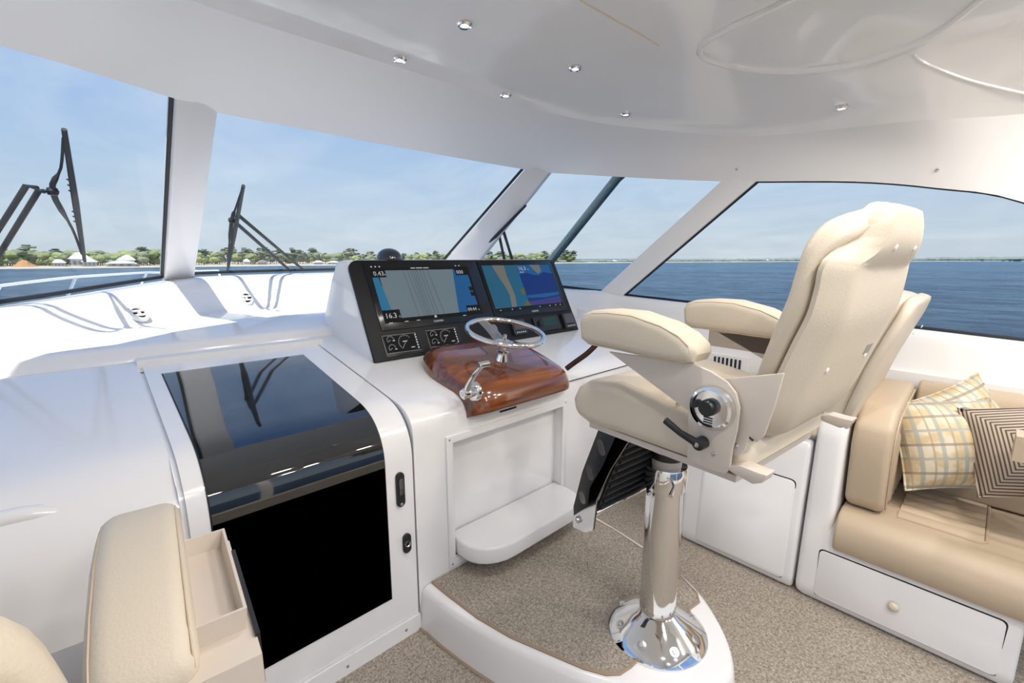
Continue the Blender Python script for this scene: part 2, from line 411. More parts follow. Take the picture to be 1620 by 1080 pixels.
# ================================================================ THE SHELL
# ---- windows: bottom and top edge points taken in order from port to starboard
W1B = [Vector((-.85, 2.45, 1.29)), onY(0, 484, 3.1), onY(130, 464, 3.57), onY(262, 443, 3.95)]
W1T = [Vector((-.75, 2.05, 2.22)), onZ(0, 72, 2.25), onZ(140, 113, 2.25), onZ(280, 157, 2.25)]  # unseen port end set forward so the header shades the console
W2B = [onY(308, 438, 4.05), onY(400, 434, 4.13), onY(490, 431.5, 4.13), onY(560, 430, 4.08), onY(690, 428, 3.72)]
W2T = [onZ(345, 178, 2.25), onZ(480, 204, 2.25), onZ(600, 227, 2.25), onZ(715, 248, 2.25), onZ(830, 268, 2.25)]
W3B = [onY(735, 440, 3.42), onX(885, 455, 3.0), onX(950, 460, 3.02)]
W3T = [onX(868, 273, 2.85), onX(1005, 281, 2.93), onX(1140, 287, 3.0)]
W4B = [onX(985, 467, 3.03), onX(1200, 491.5, 3.04), onX(1450, 520, 3.05), onX(1620, 540, 3.05), Vector((3.05, -.55, 1.17))]
W4T = [onX(1195, 287, 3.0), onX(1350, 287, 3.0), onX(1480, 297, 3.0), onX(1620, 320, 3.0), Vector((3.0, -.45, 1.50))]
MID = Vector((1.2, 0.6, 1.4))
def outward(a, b, c):
    n = (b-a).cross(c-a).normalized()
    return n if n.dot((a+b+c)/3-MID) > 0 else -n
def window(idx, B, T, label, sides):
    root = empty('window_%d' % idx, (B[0]+T[-1])/2); tag(root, label, 'window', kind='structure')
    k = 5
    Bs = smooth_poly(B, k) if len(B) > 2 else B; Ts = smooth_poly(T, k) if len(T) > 2 else T
    n = [outward(Bs[max(i-1, 0)], Bs[min(i+1, len(Bs)-1)], Ts[i]) for i in range(len(Bs))]
    off = 0.03
    Bo = [p+q*off for p, q in zip(Bs, n)]; To = [p+q*off for p, q in zip(Ts, n)]
    bm = bmesh.new()
    rows = [[b.lerp(t, s) for b, t in zip(Bo, To)] for s in (0, .25, .5, .75, 1)]
    grid_mesh(bm, rows); finish(bm, 'pane', 'glass', root)
    bm = bmesh.new()
    r = 0.011
    cmid = (Bo[len(Bo)//2]+To[len(To)//2])/2
    if 'b' in sides: a_tube(bm, Bo, r, 6)
    if 't' in sides: a_tube(bm, To, r*.6, 6)
    if 'l' in sides: a_tube(bm, [rw[0] for rw in rows], r, 6)
    if 'r' in sides: a_tube(bm, [rw[-1] for rw in rows], r, 6)
    finish(bm, 'gasket', 'rubber', root)
    return Bo, To, n
WIN1 = window(1, W1B, W1T, 'port quarter windshield pane with a wiper folded over it', 'br')
WIN2 = window(2, W2B, W2T, 'wide front windshield pane above the white dash', 'br')
WIN3 = window(3, W3B, W3T, 'small raked corner pane with a steel tube outside', 'b')
WIN4 = window(4, W4B, W4T, 'long tapering side window behind the helm chair', 'btl')

def pillar(name, b0, b1, t0, t1, label, ext=0.05):
    n = outward(b0, b1, t0)
    bm = bmesh.new()
    d = (t0-b0).normalized()*ext; e = (t1-b1).normalized()*ext
    i = [b0-d, b1-e, t1+e, t0+d]; o = [p+n*0.075 for p in i]
    add(bm, i+o, [(0, 1, 2, 3), (4, 7, 6, 5), (0, 4, 5, 1), (1, 5, 6, 2), (2, 6, 7, 3), (3, 7, 4, 0)])
    bmesh.ops.recalc_face_normals(bm, faces=bm.faces); bev(bm, 0.008, 2)
    return tag(finish(bm, name, 'white_matte'), label, 'pillar', kind='structure')
pillar('trim_1', W1B[-1], W2B[0], W1T[-1], W2T[0], 'near-vertical white mullion between the two front panes')
pillar('trim_2', W2B[-1], W3B[0], W2T[-1], W3T[0], 'raked white pillar at the starboard windshield corner')
pillar('trim_3', W3B[-1], W4B[0], W3T[-1], W4T[0], 'raked white pillar ahead of the long side window')

# ---- header between window tops and ceiling edge
TL = [Vector((-1.0, -1.9, 2.10)), Vector((-1.0, .6, 2.14))] + W1T + W2T + W3T + W4T + [Vector((3.0, -.62, 1.22)), Vector((3.0, -1.9, 1.22))]
EL = [Vector(p) for p in ((-.85, -1.9, 2.30), (-.85, .4, 2.32), (-.55, 1.4, 2.36), (-.2, 1.76, 2.38), (.1, 1.88, 2.38), (.363, 1.93, 2.38),
      (.60, 1.945, 2.38), (.90, 1.945, 2.38), (1.2, 1.945, 2.38), (1.55, 1.945, 2.38), (1.9, 1.92, 2.375), (2.2, 1.83, 2.355))] + \
     [onZ(990, 200, 2.33), onZ(1150, 215, 2.25), onZ(1230, 213, 2.22), onZ(1290, 208, 2.20), onZ(1450, 191, 2.16), onZ(1620, 180, 2.14)] + \
     [Vector((2.92, -.45, 2.12)), Vector((2.92, -.7, 2.12)), Vector((2.92, -1.9, 2.12))]
assert len(TL) == len(EL), (len(TL), len(EL))
TLs = smooth_poly(TL[1:-2], 4); ELs = smooth_poly(EL[1:-2], 4)
TLs = [TL[0]]+TLs+TL[-2:]; ELs = [EL[0]]+ELs+EL[-2:]
bm = bmesh.new()
rows = []
for s, bulge in ((0, 0), (.12, .035), (.3, .06), (.5, .06), (.75, .035), (1, 0)):
    rows.append([t.lerp(e, s)+Vector((0, 0, bulge*min(1, (e.z-t.z)*4))) for t, e in zip(TLs, ELs)])
R = grid_mesh(bm, rows)
# outer lip so the header has thickness above the glass
up = [bm.verts.new(v.co+Vector((0, 0, .10))+(v.co-MID).normalized()*.05) for v in R[0]]
for j in range(len(up)-1): bm.faces.new((R[0][j], R[0][j+1], up[j+1], up[j]))
tag(finish(bm, 'trim_4', 'head', ang=60), 'pale satin header band sweeping above all the windows', 'header', kind='structure')

# ---- ceiling: polished headliner rising from the edge with an oval overhead pocket
CEN = Vector((1.05, 0.1, 2.46))
bm = bmesh.new()
rows = []
for s in (0, .03, .08, .16, .28, .42, .58, .75, .9):
    r = []
    for e in ELs:
        p = e.lerp(CEN, s)
        zz = e.z+(2.445-e.z)*(1-(1-min(1, s/.55))**2.2)
        if s > 0: zz += .012*min(1, s/.03)
        # overhead pocket (oval) to starboard
        q = math.hypot((p.x-2.0)/.75, (p.y-.15)/.62)
        zz += .07*(1-min(1, max(0, (q-.75)/.3))) if q < 1.05 else 0
        r.append(Vector((p.x, p.y, zz)))
    rows.append(r)
R = grid_mesh(bm, rows)
c = bm.verts.new(CEN)
for j in range(len(R[-1])-1): bm.faces.new((R[-1][j], R[-1][j+1], c))
bm.faces.new((R[-1][-1], R[-1][0], c))
aft = [bm.verts.new((p.co.x, p.co.y-.02, p.co.z)) for p in (R[0][0], R[0][-1])]
bmesh.ops.subdivide_edges(bm, edges=bm.edges, cuts=1, use_grid_fill=True, smooth=0.6)
tag(finish(bm, 'ceiling', 'ceil', ang=80), 'glossy white moulded headliner with rippled reflections', 'ceiling', kind='structure')

# ---- wall under the windows: sill, slope to the dash shelf, starboard side wall
HZ = 1.17
SL = [Vector((-1.0, -1.9, 1.20)), Vector((-1.0, .9, 1.22))] + W1B + W2B + W3B + W4B + [Vector((3.05, -1.9, 1.15))]
HL = [Vector((-.9, -1.9, .98)), Vector((-.9, .9, HZ)), Vector((-.66, 2.05, HZ)), onZ(0, 560, HZ), onZ(130, 534, HZ), onZ(262, 509, HZ),
      onZ(308, 501, HZ), onZ(400, 489, HZ), onZ(490, 487, HZ), Vector((1.75, 3.78, HZ)), Vector((2.38, 3.42, HZ)),
      Vector((2.52, 3.15, HZ)), Vector((2.86, 2.5, HZ)), Vector((2.92, 2.12, 1.10)),
      Vector((2.95, 1.9, 1.04)), Vector((2.97, 1.2, 1.0)), Vector((2.97, .27, .99)), Vector((2.97, -.12, .985)), Vector((2.97, -.55, .98)), Vector((2.97, -1.9, .97))]
assert len(SL) == len(HL), (len(SL), len(HL))
SLs = smooth_poly(SL, 4); HLs = smooth_poly(HL, 4)
bm = bmesh.new()
nr = [((s-MID)*Vector((1, 1, 0))).normalized() for s in SLs]
rows = [[s+n*.09+Vector((0, 0, -.03)) for s, n in zip(SLs, nr)], [s+n*.035+Vector((0, 0, -.004)) for s, n in zip(SLs, nr)], SLs,
        *[[Vector((lerp(q.x, h.x, t), lerp(q.y, h.y, t), lerp(h.z, q.z, f))) for q, h in zip(SLs, HLs)] for t, f in ((.30, .96), (.42, .92), (.52, .82), (.58, .68), (.78, .25), (.86, .10), (.93, .03))], HLs]
grid_mesh(bm, rows)
tag(finish(bm, 'wall_front', 'white', ang=50), 'white moulded sill wall curving under the windshield', 'wall', kind='structure')
# lower starboard and port walls
bm = bmesh.new()
side = [h for h in HLs if h.x > 2.8 and h.y < 2.6]
grid_mesh(bm, [side, [Vector((h.x-.0, h.y, 0)) for h in side]])
tag(finish(bm, 'wall_starboard', 'white'), 'white lower side wall behind the tan settee', 'wall', kind='structure')
bm = bmesh.new()
side = [h for h in HLs if h.x < -.6 and h.y < 1.7]
grid_mesh(bm, [side, [Vector((h.x, h.y, 0)) for h in side]])
for y0, y1 in ((-1.9, -1.75), (-.45, -.3), (.75, 1.0)):
    a_box(bm, -1.04, -.98, y0, y1, 1.18, 2.14)
tag(finish(bm, 'wall_port', 'white'), 'white port wall with window posts', 'wall', kind='structure')
# unseen aft end left open to admit more light: corner posts and beam only
bm = bmesh.new()
a_box(bm, -1.0, 3.0, -1.96, -1.9, 2.2, 2.5)
for x0, x1 in ((-1.0, -.85), (1.0, 1.1), (2.85, 3.0)): a_box(bm, x0, x1, -1.96, -1.9, 0, 2.2)
tag(finish(bm, 'wall_aft', 'white_matte'), 'white posts and beam at the unseen aft end left open for light', 'wall', kind='structure')
# roof skin over everything so no sky leaks through the headliner
bm = bmesh.new()
rf = [(-1.1, -2.0), (-1.1, 1.2), (-.75, 1.9), (-.1, 2.6), (.5, 2.95), (1.6, 3.0), (2.75, 2.95), (3.05, 2.5), (3.1, 1.0), (3.1, -2.0)]
a_prism(bm, rf, 'Z', 2.56, 2.62)
tag(finish(bm, 'trim_5', 'white_matte'), 'white hardtop skin above the headliner', 'roof', kind='structure')

# ---- recessed lights in the headliner: seen ones lampless, unseen ones added as fill
def seen_or_fill_light(p, watts, label):
    t = empty('ceiling_or_fill_light', p); tag(t, label, 'ceiling light', 'recessed ceiling lights')
    lathe('trim_ring', 'chrome', t, [(.017, -.004), (.026, -.006), (.031, 0), (.031, .012)], c=p, n=28)
    lathe('lens', mat('frosted_lens', (.8, .8, .78), .3, emit=(1, .95, .88), es=1.2), t, [(0, -.003), (.018, -.003)], c=p, n=20)
    if watts <= 0: return
    ld = bpy.data.lights.new('seen_or_fill_light', 'AREA'); ld.shape = 'DISK'; ld.size = .12; ld.energy = watts; ld.color = (1.0, .935, .86)  # lit lamp only in the unseen added fittings
    lo = bpy.data.objects.new('added_fill_lamp', ld); COL.objects.link(lo); lo.parent = t; lo.location = (0, 0, -.012)
def ceil_hit(px, py):
    # follow the pixel ray up to the headliner surface
    dg = bpy.context.evaluated_depsgraph_get(); dg.update()
    ob = bpy.data.objects['ceiling']
    ok, loc, nrm, idx = ob.ray_cast(_C, ray(px, py).normalized())
    return loc if ok else onZ(px, py, 2.4)
LW = 9.5
def ceil_bead(name, m, pts, r):
    pp = [ceil_hit(*q) for q in pts]
    tube(name, m, bpy.data.objects['ceiling'], smooth_poly(pp, 4), r, 8)
ceil_bead('panel_bead', 'white', [(1446, 86), (1462, 99), (1510, 119), (1560, 134), (1640, 152)], .006)
ceil_bead('panel_bead', 'gold', [(912, -4), (960, 24), (1020, 58), (1042, 72)], .004)
ceil_bead('pocket_rim', 'white', [(1290, -20), (1200, 22), (1130, 55), (1108, 76), (1118, 92), (1170, 106), (1250, 112), (1340, 104), (1420, 80), (1490, 45), (1560, -10)], .016)
for px, py, lb in ((735, 38, 'round recessed ceiling light nearest the top edge of the picture'), (910, 107, 'round recessed ceiling light among the rippled reflections above the helm'),
                   (990, 180, 'small recessed ceiling light at the front edge of the headliner'), (1332, 170, 'recessed ceiling light near the starboard edge of the headliner'),
                   (632, 93, 'small recessed ceiling light close to the front header'), (800, 150, 'small recessed ceiling light above the binnacle')):
    q = ceil_hit(px, py); seen_or_fill_light(q+Vector((0, 0, -.004)), 0, lb)
for x, y in ((.5, -.5), (1.2, -.35), (2.0, -.3), (2.45, -.5), (.3, -1.3), (1.2, -1.3), (2.2, -1.3), (.8, .85), (1.45, .5)):  # unseen fill lamps added to brighten the cabin
    ok, loc, nrm, idx = bpy.data.objects['ceiling'].ray_cast(Vector((x, y, 1.5)), Vector((0, 0, 1)))
    seen_or_fill_light((loc if ok else Vector((x, y, 2.44)))+Vector((0, 0, -.004)), LW if y < 0 else LW*.55, 'added fill light in the headliner, out of view aft of the helm chairs' if y < 0 else 'added fill light in the headliner, out of view above and between the helm chairs')
# ---- floor
bm = bmesh.new(); a_box(bm, -1.0, 3.0, -1.95, 1.62, -.04, 0)
tag(finish(bm, 'floor', 'carpet', smooth=False), 'beige woven carpet floor', 'floor', kind='structure')

# ---- dash shelf
bm = bmesh.new()
fr = [h for h in HLs if h.z > 1.15 and h.y > 1.0 and h.x < 2.9]
bk = [Vector((h.x, min(2.62, h.y-.03), HZ)) for h in fr]
grid_mesh(bm, [fr, bk, [Vector((b.x, min(2.585, b.y-.02), HZ-.02)) for b in bk], [Vector((b.x, min(2.575, b.y-.025), 1.10)) for b in bk], [Vector((b.x, min(2.40, b.y-.03), 1.085)) for b in bk]])
tag(finish(bm, 'dash_shelf', 'white', ang=50), 'white glossy dash shelf below the windshield', 'shelf', kind='structure')

def vent(px, py, sx):
    # find wall point: march along the pixel ray until it meets the sill wall slope
    best = None
    for s, h in zip(SLs, HLs):
        for t, f in ((.60, .64), (.65, .53), (.70, .43), (.75, .32)):
            p = Vector((lerp(s.x, h.x, t), lerp(s.y, h.y, t), lerp(h.z, s.z, f))); d = ray(px, py)
            q = p-_C; k = q.dot(d)/d.dot(d); e = (q-d*k).length
            if best is None or e < best[0]: best = (e, p, s, h)
    e, p, s, h = best
    i = SLs.index(s); tg = (SLs[min(i+1, len(SLs)-1)]-SLs[i-1]).normalized()
    w0 = Vector((lerp(s.x, h.x, .58), lerp(s.y, h.y, .58), lerp(h.z, s.z, .68))); w1 = Vector((lerp(s.x, h.x, .78), lerp(s.y, h.y, .78), lerp(h.z, s.z, .25)))
    nrm = tg.cross((w0-w1).normalized()).normalized()
    if nrm.dot(MID-p) < 0: nrm = -nrm
    d = ray(px, py); t = (p-_C).dot(nrm)/d.dot(nrm); c = _C+d*t+nrm*.004
    root = empty('air_vent', c); T = axis_m(c, nrm)
    lathe('flange', 'white_matte', root, [(.034, .0), (.038, .014), (.048, .012), (.056, .004), (.057, -.004)], mtx=T, n=32)
    lathe('throat', 'gap', root, [(.0, .004), (.037, .004)], mtx=T, n=24)
    for dy, hw in ((.014, .034), (-.015, .033)):
        bm = bmesh.new(); vs = a_box(bm, -hw, hw, dy-.005, dy+.005, .002, .014); bmesh.ops.transform(bm, matrix=T, verts=vs); finish(bm, 'louvre', 'white_matte', root)
    bm = bmesh.new(); vs = a_box(bm, -.006, .006, -.016, .016, .002, .016); bmesh.ops.transform(bm, matrix=T, verts=vs); finish(bm, 'louvre', 'white_matte', root)
    return root
tag(vent(218, 497, 1), 'round white air vent under the mullion, nearer the port side', 'air vent', 'round dash air vents')
tag(vent(389, 472, 1), 'round white air vent on the dash wall nearer the instrument binnacle', 'air vent', 'round dash air vents')

# ================================================================ CONSOLE
def top_z(y): return 1.04+.16*(y-2.07)
def prof(R, yend=2.5, z0=0.0, yv=1.51, off=0.0):
    zc = top_z(yv); out = [(yv, z0), (yv, zc-R*.9)]
    e = (yv+R, top_z(yv+R))
    for i in range(1, 13):
        t = i/12; a = (1-t)**2; b = 2*t*(1-t); c2 = t*t
        out.append((a*yv+b*yv+c2*e[0], a*(zc-R*.9)+b*zc+c2*e[1]))
    y = yv+R
    for i in range(1, 5): yy = y+(yend-y)*i/4; out.append((yy, top_z(yy)))
    if off:
        o2 = []
        for i, p in enumerate(out):
            a = out[max(i-1, 0)]; b = out[min(i+1, len(out)-1)]
            dx, dz = b[0]-a[0], b[1]-a[1]; l = math.hypot(dx, dz)
            o2.append((p[0]-dz/l*off, p[1]+dx/l*off))
        out = o2
    return out
# port console
pc = empty('port_console', (-.4, 1.9, 0)); tag(pc, 'smooth white port console rolling down from the dash', 'console')
P = prof(.27); prism('body', 'white', pc, P+[(2.5, 0)], 'X', -.88, .122, 0)
bd = smooth_poly([(-.88, 1.605, .905), (-.5, 1.605, .905), onY(0, 822, 1.605), onY(90, 811, 1.605), onY(160, 803, 1.605), onY(178, 799, 1.615)], 4)
tube('grab_bead', 'white', pc, bd, [.022]*(len(bd)-5)+[.021, .018, .014, .008, .002], 12)
# companion way door
dr = empty('door_1', (.5, 1.51, 0)); tag(dr, 'curved companionway door with black glass and white frame', 'door', kind='structure')
P = prof(.20, 2.44, .075); bm = bmesh.new()
inn = [(p[0]+.05, p[1]-.04) for p in P][::-1]
inn[-1] = (P[0][0]+.05, P[0][1])
prism('frame', 'white', dr, P+inn, 'X', .135, .866, 0)
Pg = prof(.20, 2.32, .21, off=.004)
bm = bmesh.new(); grid_mesh(bm, [[(.19, y, z) for y, z in Pg], [(.745, y, z) for y, z in Pg]])
bmesh.ops.solidify(bm, geom=bm.faces[:], thickness=.003); finish(bm, 'glass_panel', 'gloss_black', dr, ang=60)
Pk = prof(.20, 2.325, .206, off=.002); bm = bmesh.new(); grid_mesh(bm, [[(.186, y, z) for y, z in Pk], [(.749, y, z) for y, z in Pk]]); finish(bm, 'seal', 'rubber', dr, ang=60)
def stadium(cx, cz, w, h, k=8):
    out = []; r = w/2
    for i in range(k+1): a = PI*i/k; out.append((cx+r*math.cos(a), cz+h/2-r+r*math.sin(a)))
    for i in range(k+1): a = PI+PI*i/k; out.append((cx+r*math.cos(a), cz-h/2+r+r*math.sin(a)))
    return out
la = prism('latch_plate', 'black', dr, stadium(.806, .66, .036, .145), 'Y', 1.500, 1.512, .003)
prism('latch_pull', 'gloss_black', la, stadium(.806, .675, .018, .07), 'Y', 1.495, 1.501, .002)
lathe('screw', 'steel', la, [(0, .003), (.006, .002), (.007, 0)], mtx=axis_m((.806, 1.499, .60), (0, -1, 0)), n=12)
lk = prism('lock_plate', 'black', dr, stadium(.824, .42, .036, .085), 'Y', 1.500, 1.512, .003)
lathe('lock_ring', 'steel', lk, [(.009, .0), (.012, .003), (.013, 0)], mtx=axis_m((.824, 1.499, .42), (0, -1, 0)), n=16)
# dark joint beside the door, sill below it
P2 = prof(.20, 2.47, .0, off=-.012)
bm = bmesh.new(); grid_mesh(bm, [[(.866, y, z) for y, z in P2], [(.875, y, z) for y, z in P2]]); finish(bm, 'joint', 'gap', dr)
bm = bmesh.new(); grid_mesh(bm, [[(.122, y, z) for y, z in P2], [(.136, y, z) for y, z in P2]]); finish(bm, 'joint', 'white', dr)
box('hinge_rail', 'white_matte', dr, .12, .90, 2.455, 2.53, 1.06, 1.125, .012)
box('sill_plate', 'white', dr, .12, .87, 1.50, 1.56, 0, .072, .006)
for x in (.30, .55, .80): lathe('screw', 'steel', dr, [(0, .003), (.005, .002), (.006, 0)], mtx=axis_m((x, 1.499, .036), (0, -1, 0)), n=10)
# helm console
hc = empty('helm_console', (1.7, 1.6, 0)); tag(hc, 'white helm console with a recessed footwell below the wheel', 'console')
P = prof(.11, 2.6, .0)
poly = P+[(2.6, 0)]
bm = bmesh.new(); vs = a_prism(bm, poly, 'X', .874, 2.95)
n = len(poly)
for f in list(bm.faces):
    if len(f.verts) == 4 and all(abs(v.co.y-1.51) < 1e-4 for v in f.verts): bm.faces.remove(f); break
hx0, hx1, hz0, hz1 = 1.055, 1.775, .245, .785
zt = P[1][1]
o = [(.874, 1.51, 0), (2.95, 1.51, 0), (2.95, 1.51, zt), (.874, 1.51, zt)]
h = [(hx0, 1.51, hz0), (hx1, 1.51, hz0), (hx1, 1.51, hz1), (hx0, 1.51, hz1)]
d = [(x, 1.565, z) for x, _, z in h]
add(bm, o+h+d, [(0, 1, 5, 4), (1, 2, 6, 5), (2, 3, 7, 6), (3, 0, 4, 7), (4, 5, 9, 8), (5, 6, 10, 9), (6, 7, 11, 10), (7, 4, 8, 11), (8, 9, 10, 11)])
bmesh.ops.remove_doubles(bm, verts=bm.verts, dist=1e-4)
finish(bm, 'body', 'white', hc)
def ring_plate(name, m, parent, x0, x1, z0, z1, wd, ya, yb, r=.004):
    bm = bmesh.new()
    O = [(x0, z0), (x1, z0), (x1, z1), (x0, z1)]; I = [(x0+wd, z0+wd), (x1-wd, z0+wd), (x1-wd, z1-wd), (x0+wd, z1-wd)]
    v = [(x, ya, z) for x, z in O]+[(x, ya, z) for x, z in I]+[(x, yb, z) for x, z in O]+[(x, yb, z) for x, z in I]
    fs = []
    for i in range(4):
        j = (i+1) % 4
        fs += [(i, j, 4+j, 4+i), (8+i, 12+i, 12+j, 8+j), (i, 8+i, 8+j, j), (4+i, 4+j, 12+j, 12+i)]
    add(bm, v, fs); bmesh.ops.recalc_face_normals(bm, faces=bm.faces); bev(bm, r, 2); return finish(bm, name, m, parent)
rg = ring_plate('footwell_frame', 'white', hc, 1.025, 1.805, .205, .815, .034, 1.500, 1.515)
for x, z in ((1.04, .22), (1.79, .22), (1.04, .80), (1.79, .80)):
    lathe('screw', 'steel', rg, [(0, .002), (.004, .0015), (.005, 0)], mtx=axis_m((x, 1.4995, z), (0, -1, 0)), n=10)
sh = []
for (x, y) in ((1.065, 1.56), (1.768, 1.56), (1.775, 1.47)): sh.append((x, y))
for i in range(7):
    a = -PI/2*i/6; sh.append((1.62+.155*math.cos(a), 1.44+.13*math.sin(a)))
for i in range(7):
    a = -PI/2-PI/2*i/6; sh.append((1.24+.175*math.cos(a), 1.45+.14*math.sin(a)))
prism('foot_shelf', 'white', hc, sh, 'Z', .255, .335, .012)
bm = bmesh.new(); a_box(bm, 1.8, 2.95, 1.507, 1.512, .905, .908); finish(bm, 'seam', 'gap', hc)
bm = bmesh.new(); a_box(bm, 1.33, 1.43, 1.502, 1.512, .852, .862); finish(bm, 'slot', 'gap', hc)

# ---- helm platform
pl = empty('helm_platform', (1.4, 1.0, 0)); tag(pl, 'raised white plinth with carpet inset under the helm chair', 'platform')
rim = [(.89, 1.508, 0), (.90, 1.35, 0), (.94, 1.13, 0), (.995, .95, 0), (1.06, .78, 0), (1.15, .63, 0), (1.27, .51, 0), (1.40, .455, 0), (1.50, .475, 0), (1.62, .565, 0), (1.735, .71, 0), (1.81, .9, 0), (1.86, 1.2, 0), (1.88, 1.508, 0)]
rim = smooth_poly(rim, 4)
bm = bmesh.new()
def grow(pts, d, z):
    o = []
    for p in pts:
        q = Vector((p.x-1.4, (p.y-1.0) if p.y < 1.45 else 0, 0)); q = q.normalized() if q.length else q
        o.append(Vector((p.x+q.x*d, p.y+q.y*d, z)))
    return o
rows = [grow(rim, .022, 0), grow(rim, .012, .10), grow(rim, .004, .155), grow(rim, -.006, .173), grow(rim, -.02, .18)]
R = grid_mesh(bm, rows); bm.faces.new(R[-1]); finish(bm, 'plinth', 'white', pl, ang=60)
cp = [(.935, 1.505), (.94, 1.40), (.955, 1.22), (.985, 1.07), (1.03, .94), (1.08, .80), (1.115, .735), (1.15, .705), (1.20, .695), (1.60, .68), (1.66, .672), (1.70, .70), (1.75, .80), (1.785, .95), (1.825, 1.2), (1.84, 1.505)]
prism('carpet_inset', 'carpet', pl, cp, 'Z', .180, .187, 0)
tube('carpet_binding', 'edge', pl, [Vector((x, y, .184)) for x, y in cp], .006, 6)
tube('base_binding', 'edge', pl, [Vector((p.x, p.y, .002)) for p in grow(rim, .026, 0)], .006, 6)

# ================================================================ BINNACLE
bn = empty('instrument_binnacle', (1.78, 2.3, 1.04)); tag(bn, 'white binnacle with two wide chart displays on a black dash', 'binnacle')
bp_ = [(2.085, 1.02), (2.335, 1.535), (2.37, 1.545), (2.47, 1.535), (2.56, 1.43), (2.70, 1.22), (2.80, 1.05)]
prism('housing', 'white', bn, bp_, 'X', 1.004, 2.57, .045, 4, ang=10)
FP = Vector((1.0, 2.07, 1.045)); FV = Vector((0, .26, .502)).normalized(); FU = Vector((1, 0, 0)); FN = FU.cross(FV)
FMX = Matrix(((FU.x, FV.x, FN.x, FP.x), (FU.y, FV.y, FN.y, FP.y), (FU.z, FV.z, FN.z, FP.z), (0, 0, 0, 1)))
if FN.y > 0: raise RuntimeError
def face_prism(name, m, parent, poly, a, b, r=0.0, seg=2):
    bm = bmesh.new(); vs = a_prism(bm, poly, 'Z', a, b); bmesh.ops.recalc_face_normals(bm, faces=bm.faces); bev(bm, r, seg)
    bmesh.ops.transform(bm, matrix=FMX, verts=bm.verts); return finish(bm, name, m, parent)
def rrect(u0, u1, v0, v1, r, k=5, corners='abcd'):
    out = []
    for cx, cy, a0, nm in ((u1-r, v0+r, -PI/2, 'b'), (u1-r, v1-r, 0, 'c'), (u0+r, v1-r, PI/2, 'd'), (u0+r, v0+r, PI, 'a')):
        if nm in corners:
            for i in range(k+1): a = a0+PI/2*i/k; out.append((cx+r*math.cos(a), cy+r*math.sin(a)))
        else:
            out.append((u1 if nm in 'bc' else u0, v1 if nm in 'cd' else v0))
    return out
fa = face_prism('fascia', 'fascia', bn, rrect(0, 1.585, -.005, .557, .055, corners='cd'), -.012, .008, .004)
def ftext(txt, u, v, size, parent, m='wtext', z=.0175):
    me = text_mesh(txt, size); me.transform(FMX @ Matrix.Translation((u, v, z))); me.transform(Matrix.Translation(-offs(parent)))
    me.materials.clear(); me.materials.append(M[m] if isinstance(m, str) else m)
    o = bpy.data.objects.new('lettering', me); COL.objects.link(o); o.parent = parent; return o
def fpoly(name, m, parent, pts, z, th=.0006): return face_prism(name, m, parent, pts, z-th, z, 0)
S_grey = emis('chart_grey', (.20, .27, .31), .62); S_blue = emis('chart_blue', (.03, .22, .42), .62); S_blue2 = emis('chart_mid_blue', (.015, .13, .36), .62)
S_dark = emis('screen_black', (.006, .007, .009), .5); S_line = emis('chart_line', (.06, .085, .10), .5)
S_sand = emis('chart_sand', (.24, .24, .20), .55); S_deep = emis('chart_deep', (.008, .035, .22), .6); S_sea = emis('chart_sea', (.02, .15, .28), .6)
S_gold = emis('chart_gold', (.16, .16, .02), .6); S_vio = emis('chart_violet', (.06, .05, .26), .6)
# left display
dl = face_prism('chart_display', 'bezel', bn, rrect(.078, .836, .152, .548, .006, 2), .0, .014, .003)
sc = fpoly('screen', S_dark, dl, rrect(.108, .755, .19, .508, .002, 2), .0146)
fpoly('chart_land', S_grey, dl, [(.150, .212), (.590, .212), (.640, .49), (.150, .49)], .0152)
fpoly('chart_water', S_blue, dl, [(.108, .25), (.165, .25), (.142, .45), (.108, .45)], .0158)
fpoly('chart_water', S_blue2, dl, [(.585, .212), (.738, .212), (.738, .455), (.64, .49), (.635, .49)], .0156)
fpoly('data_box', S_dark, dl, [(.108, .45), (.190, .45), (.190, .505), (.108, .505)], .0164)
fpoly('data_box', S_dark, dl, [(.108, .205), (.208, .205), (.208, .262), (.108, .262)], .0164)
fpoly('data_box', S_dark, dl, [(.648, .450), (.740, .450), (.740, .505), (.648, .505)], .0164)
fpoly('data_box', S_dark, dl, [(.648, .205), (.742, .205), (.742, .250), (.648, .250)], .0164)
for v in (.31, .345): fpoly('data_box', S_dark, dl, [(.712, v), (.738, v), (.738, v+.026), (.712, v+.026)], .0164)
for i, (u0, u1) in enumerate(((.30, .325), (.325, .36), (.345, .375), (.36, .385), (.372, .395), (.385, .41), (.405, .43), (.425, .45), (.455, .49))):
    fpoly('track_line', S_line, dl, [(u0, .49), (u1-.01, .212), (u1-.0085, .212), (u0+.0015, .49)], .0160+.0001*i)
ftext('0.43', .118, .460, .036, dl); ftext('k', .180, .460, .016, dl)
ftext('16.3', .116, .216, .040, dl); ftext('k', .196, .216, .018, dl)
ftext('000', .655, .458, .034, dl)
ftext('09:44', .652, .214, .030, dl); ftext('A', .731, .214, .014, dl)
for u0, u1 in ((.350, .380), (.385, .428), (.433, .470)): fpoly('title_mark', 'wtext', dl, rrect(u0, u1, .4985, .5045, .002, 2), .0168)
ftext('GARMIN', .395, .168, .017, dl)
for u in (.128, .220, .292, .605): fpoly('menu_mark', 'wtext', dl, rrect(u, u+.022, .188, .192, .001, 2), .0168)
for u in (.112, .135, .158): fpoly('status_icon', 'wtext', dl, [(u, .5125), (u+.006, .518), (u+.012, .5125), (u+.006, .507)], .0168)
for u in (.66, .685): fpoly('status_icon', 'wtext', dl, rrect(u, u+.010, .509, .516, .003, 3), .0168)
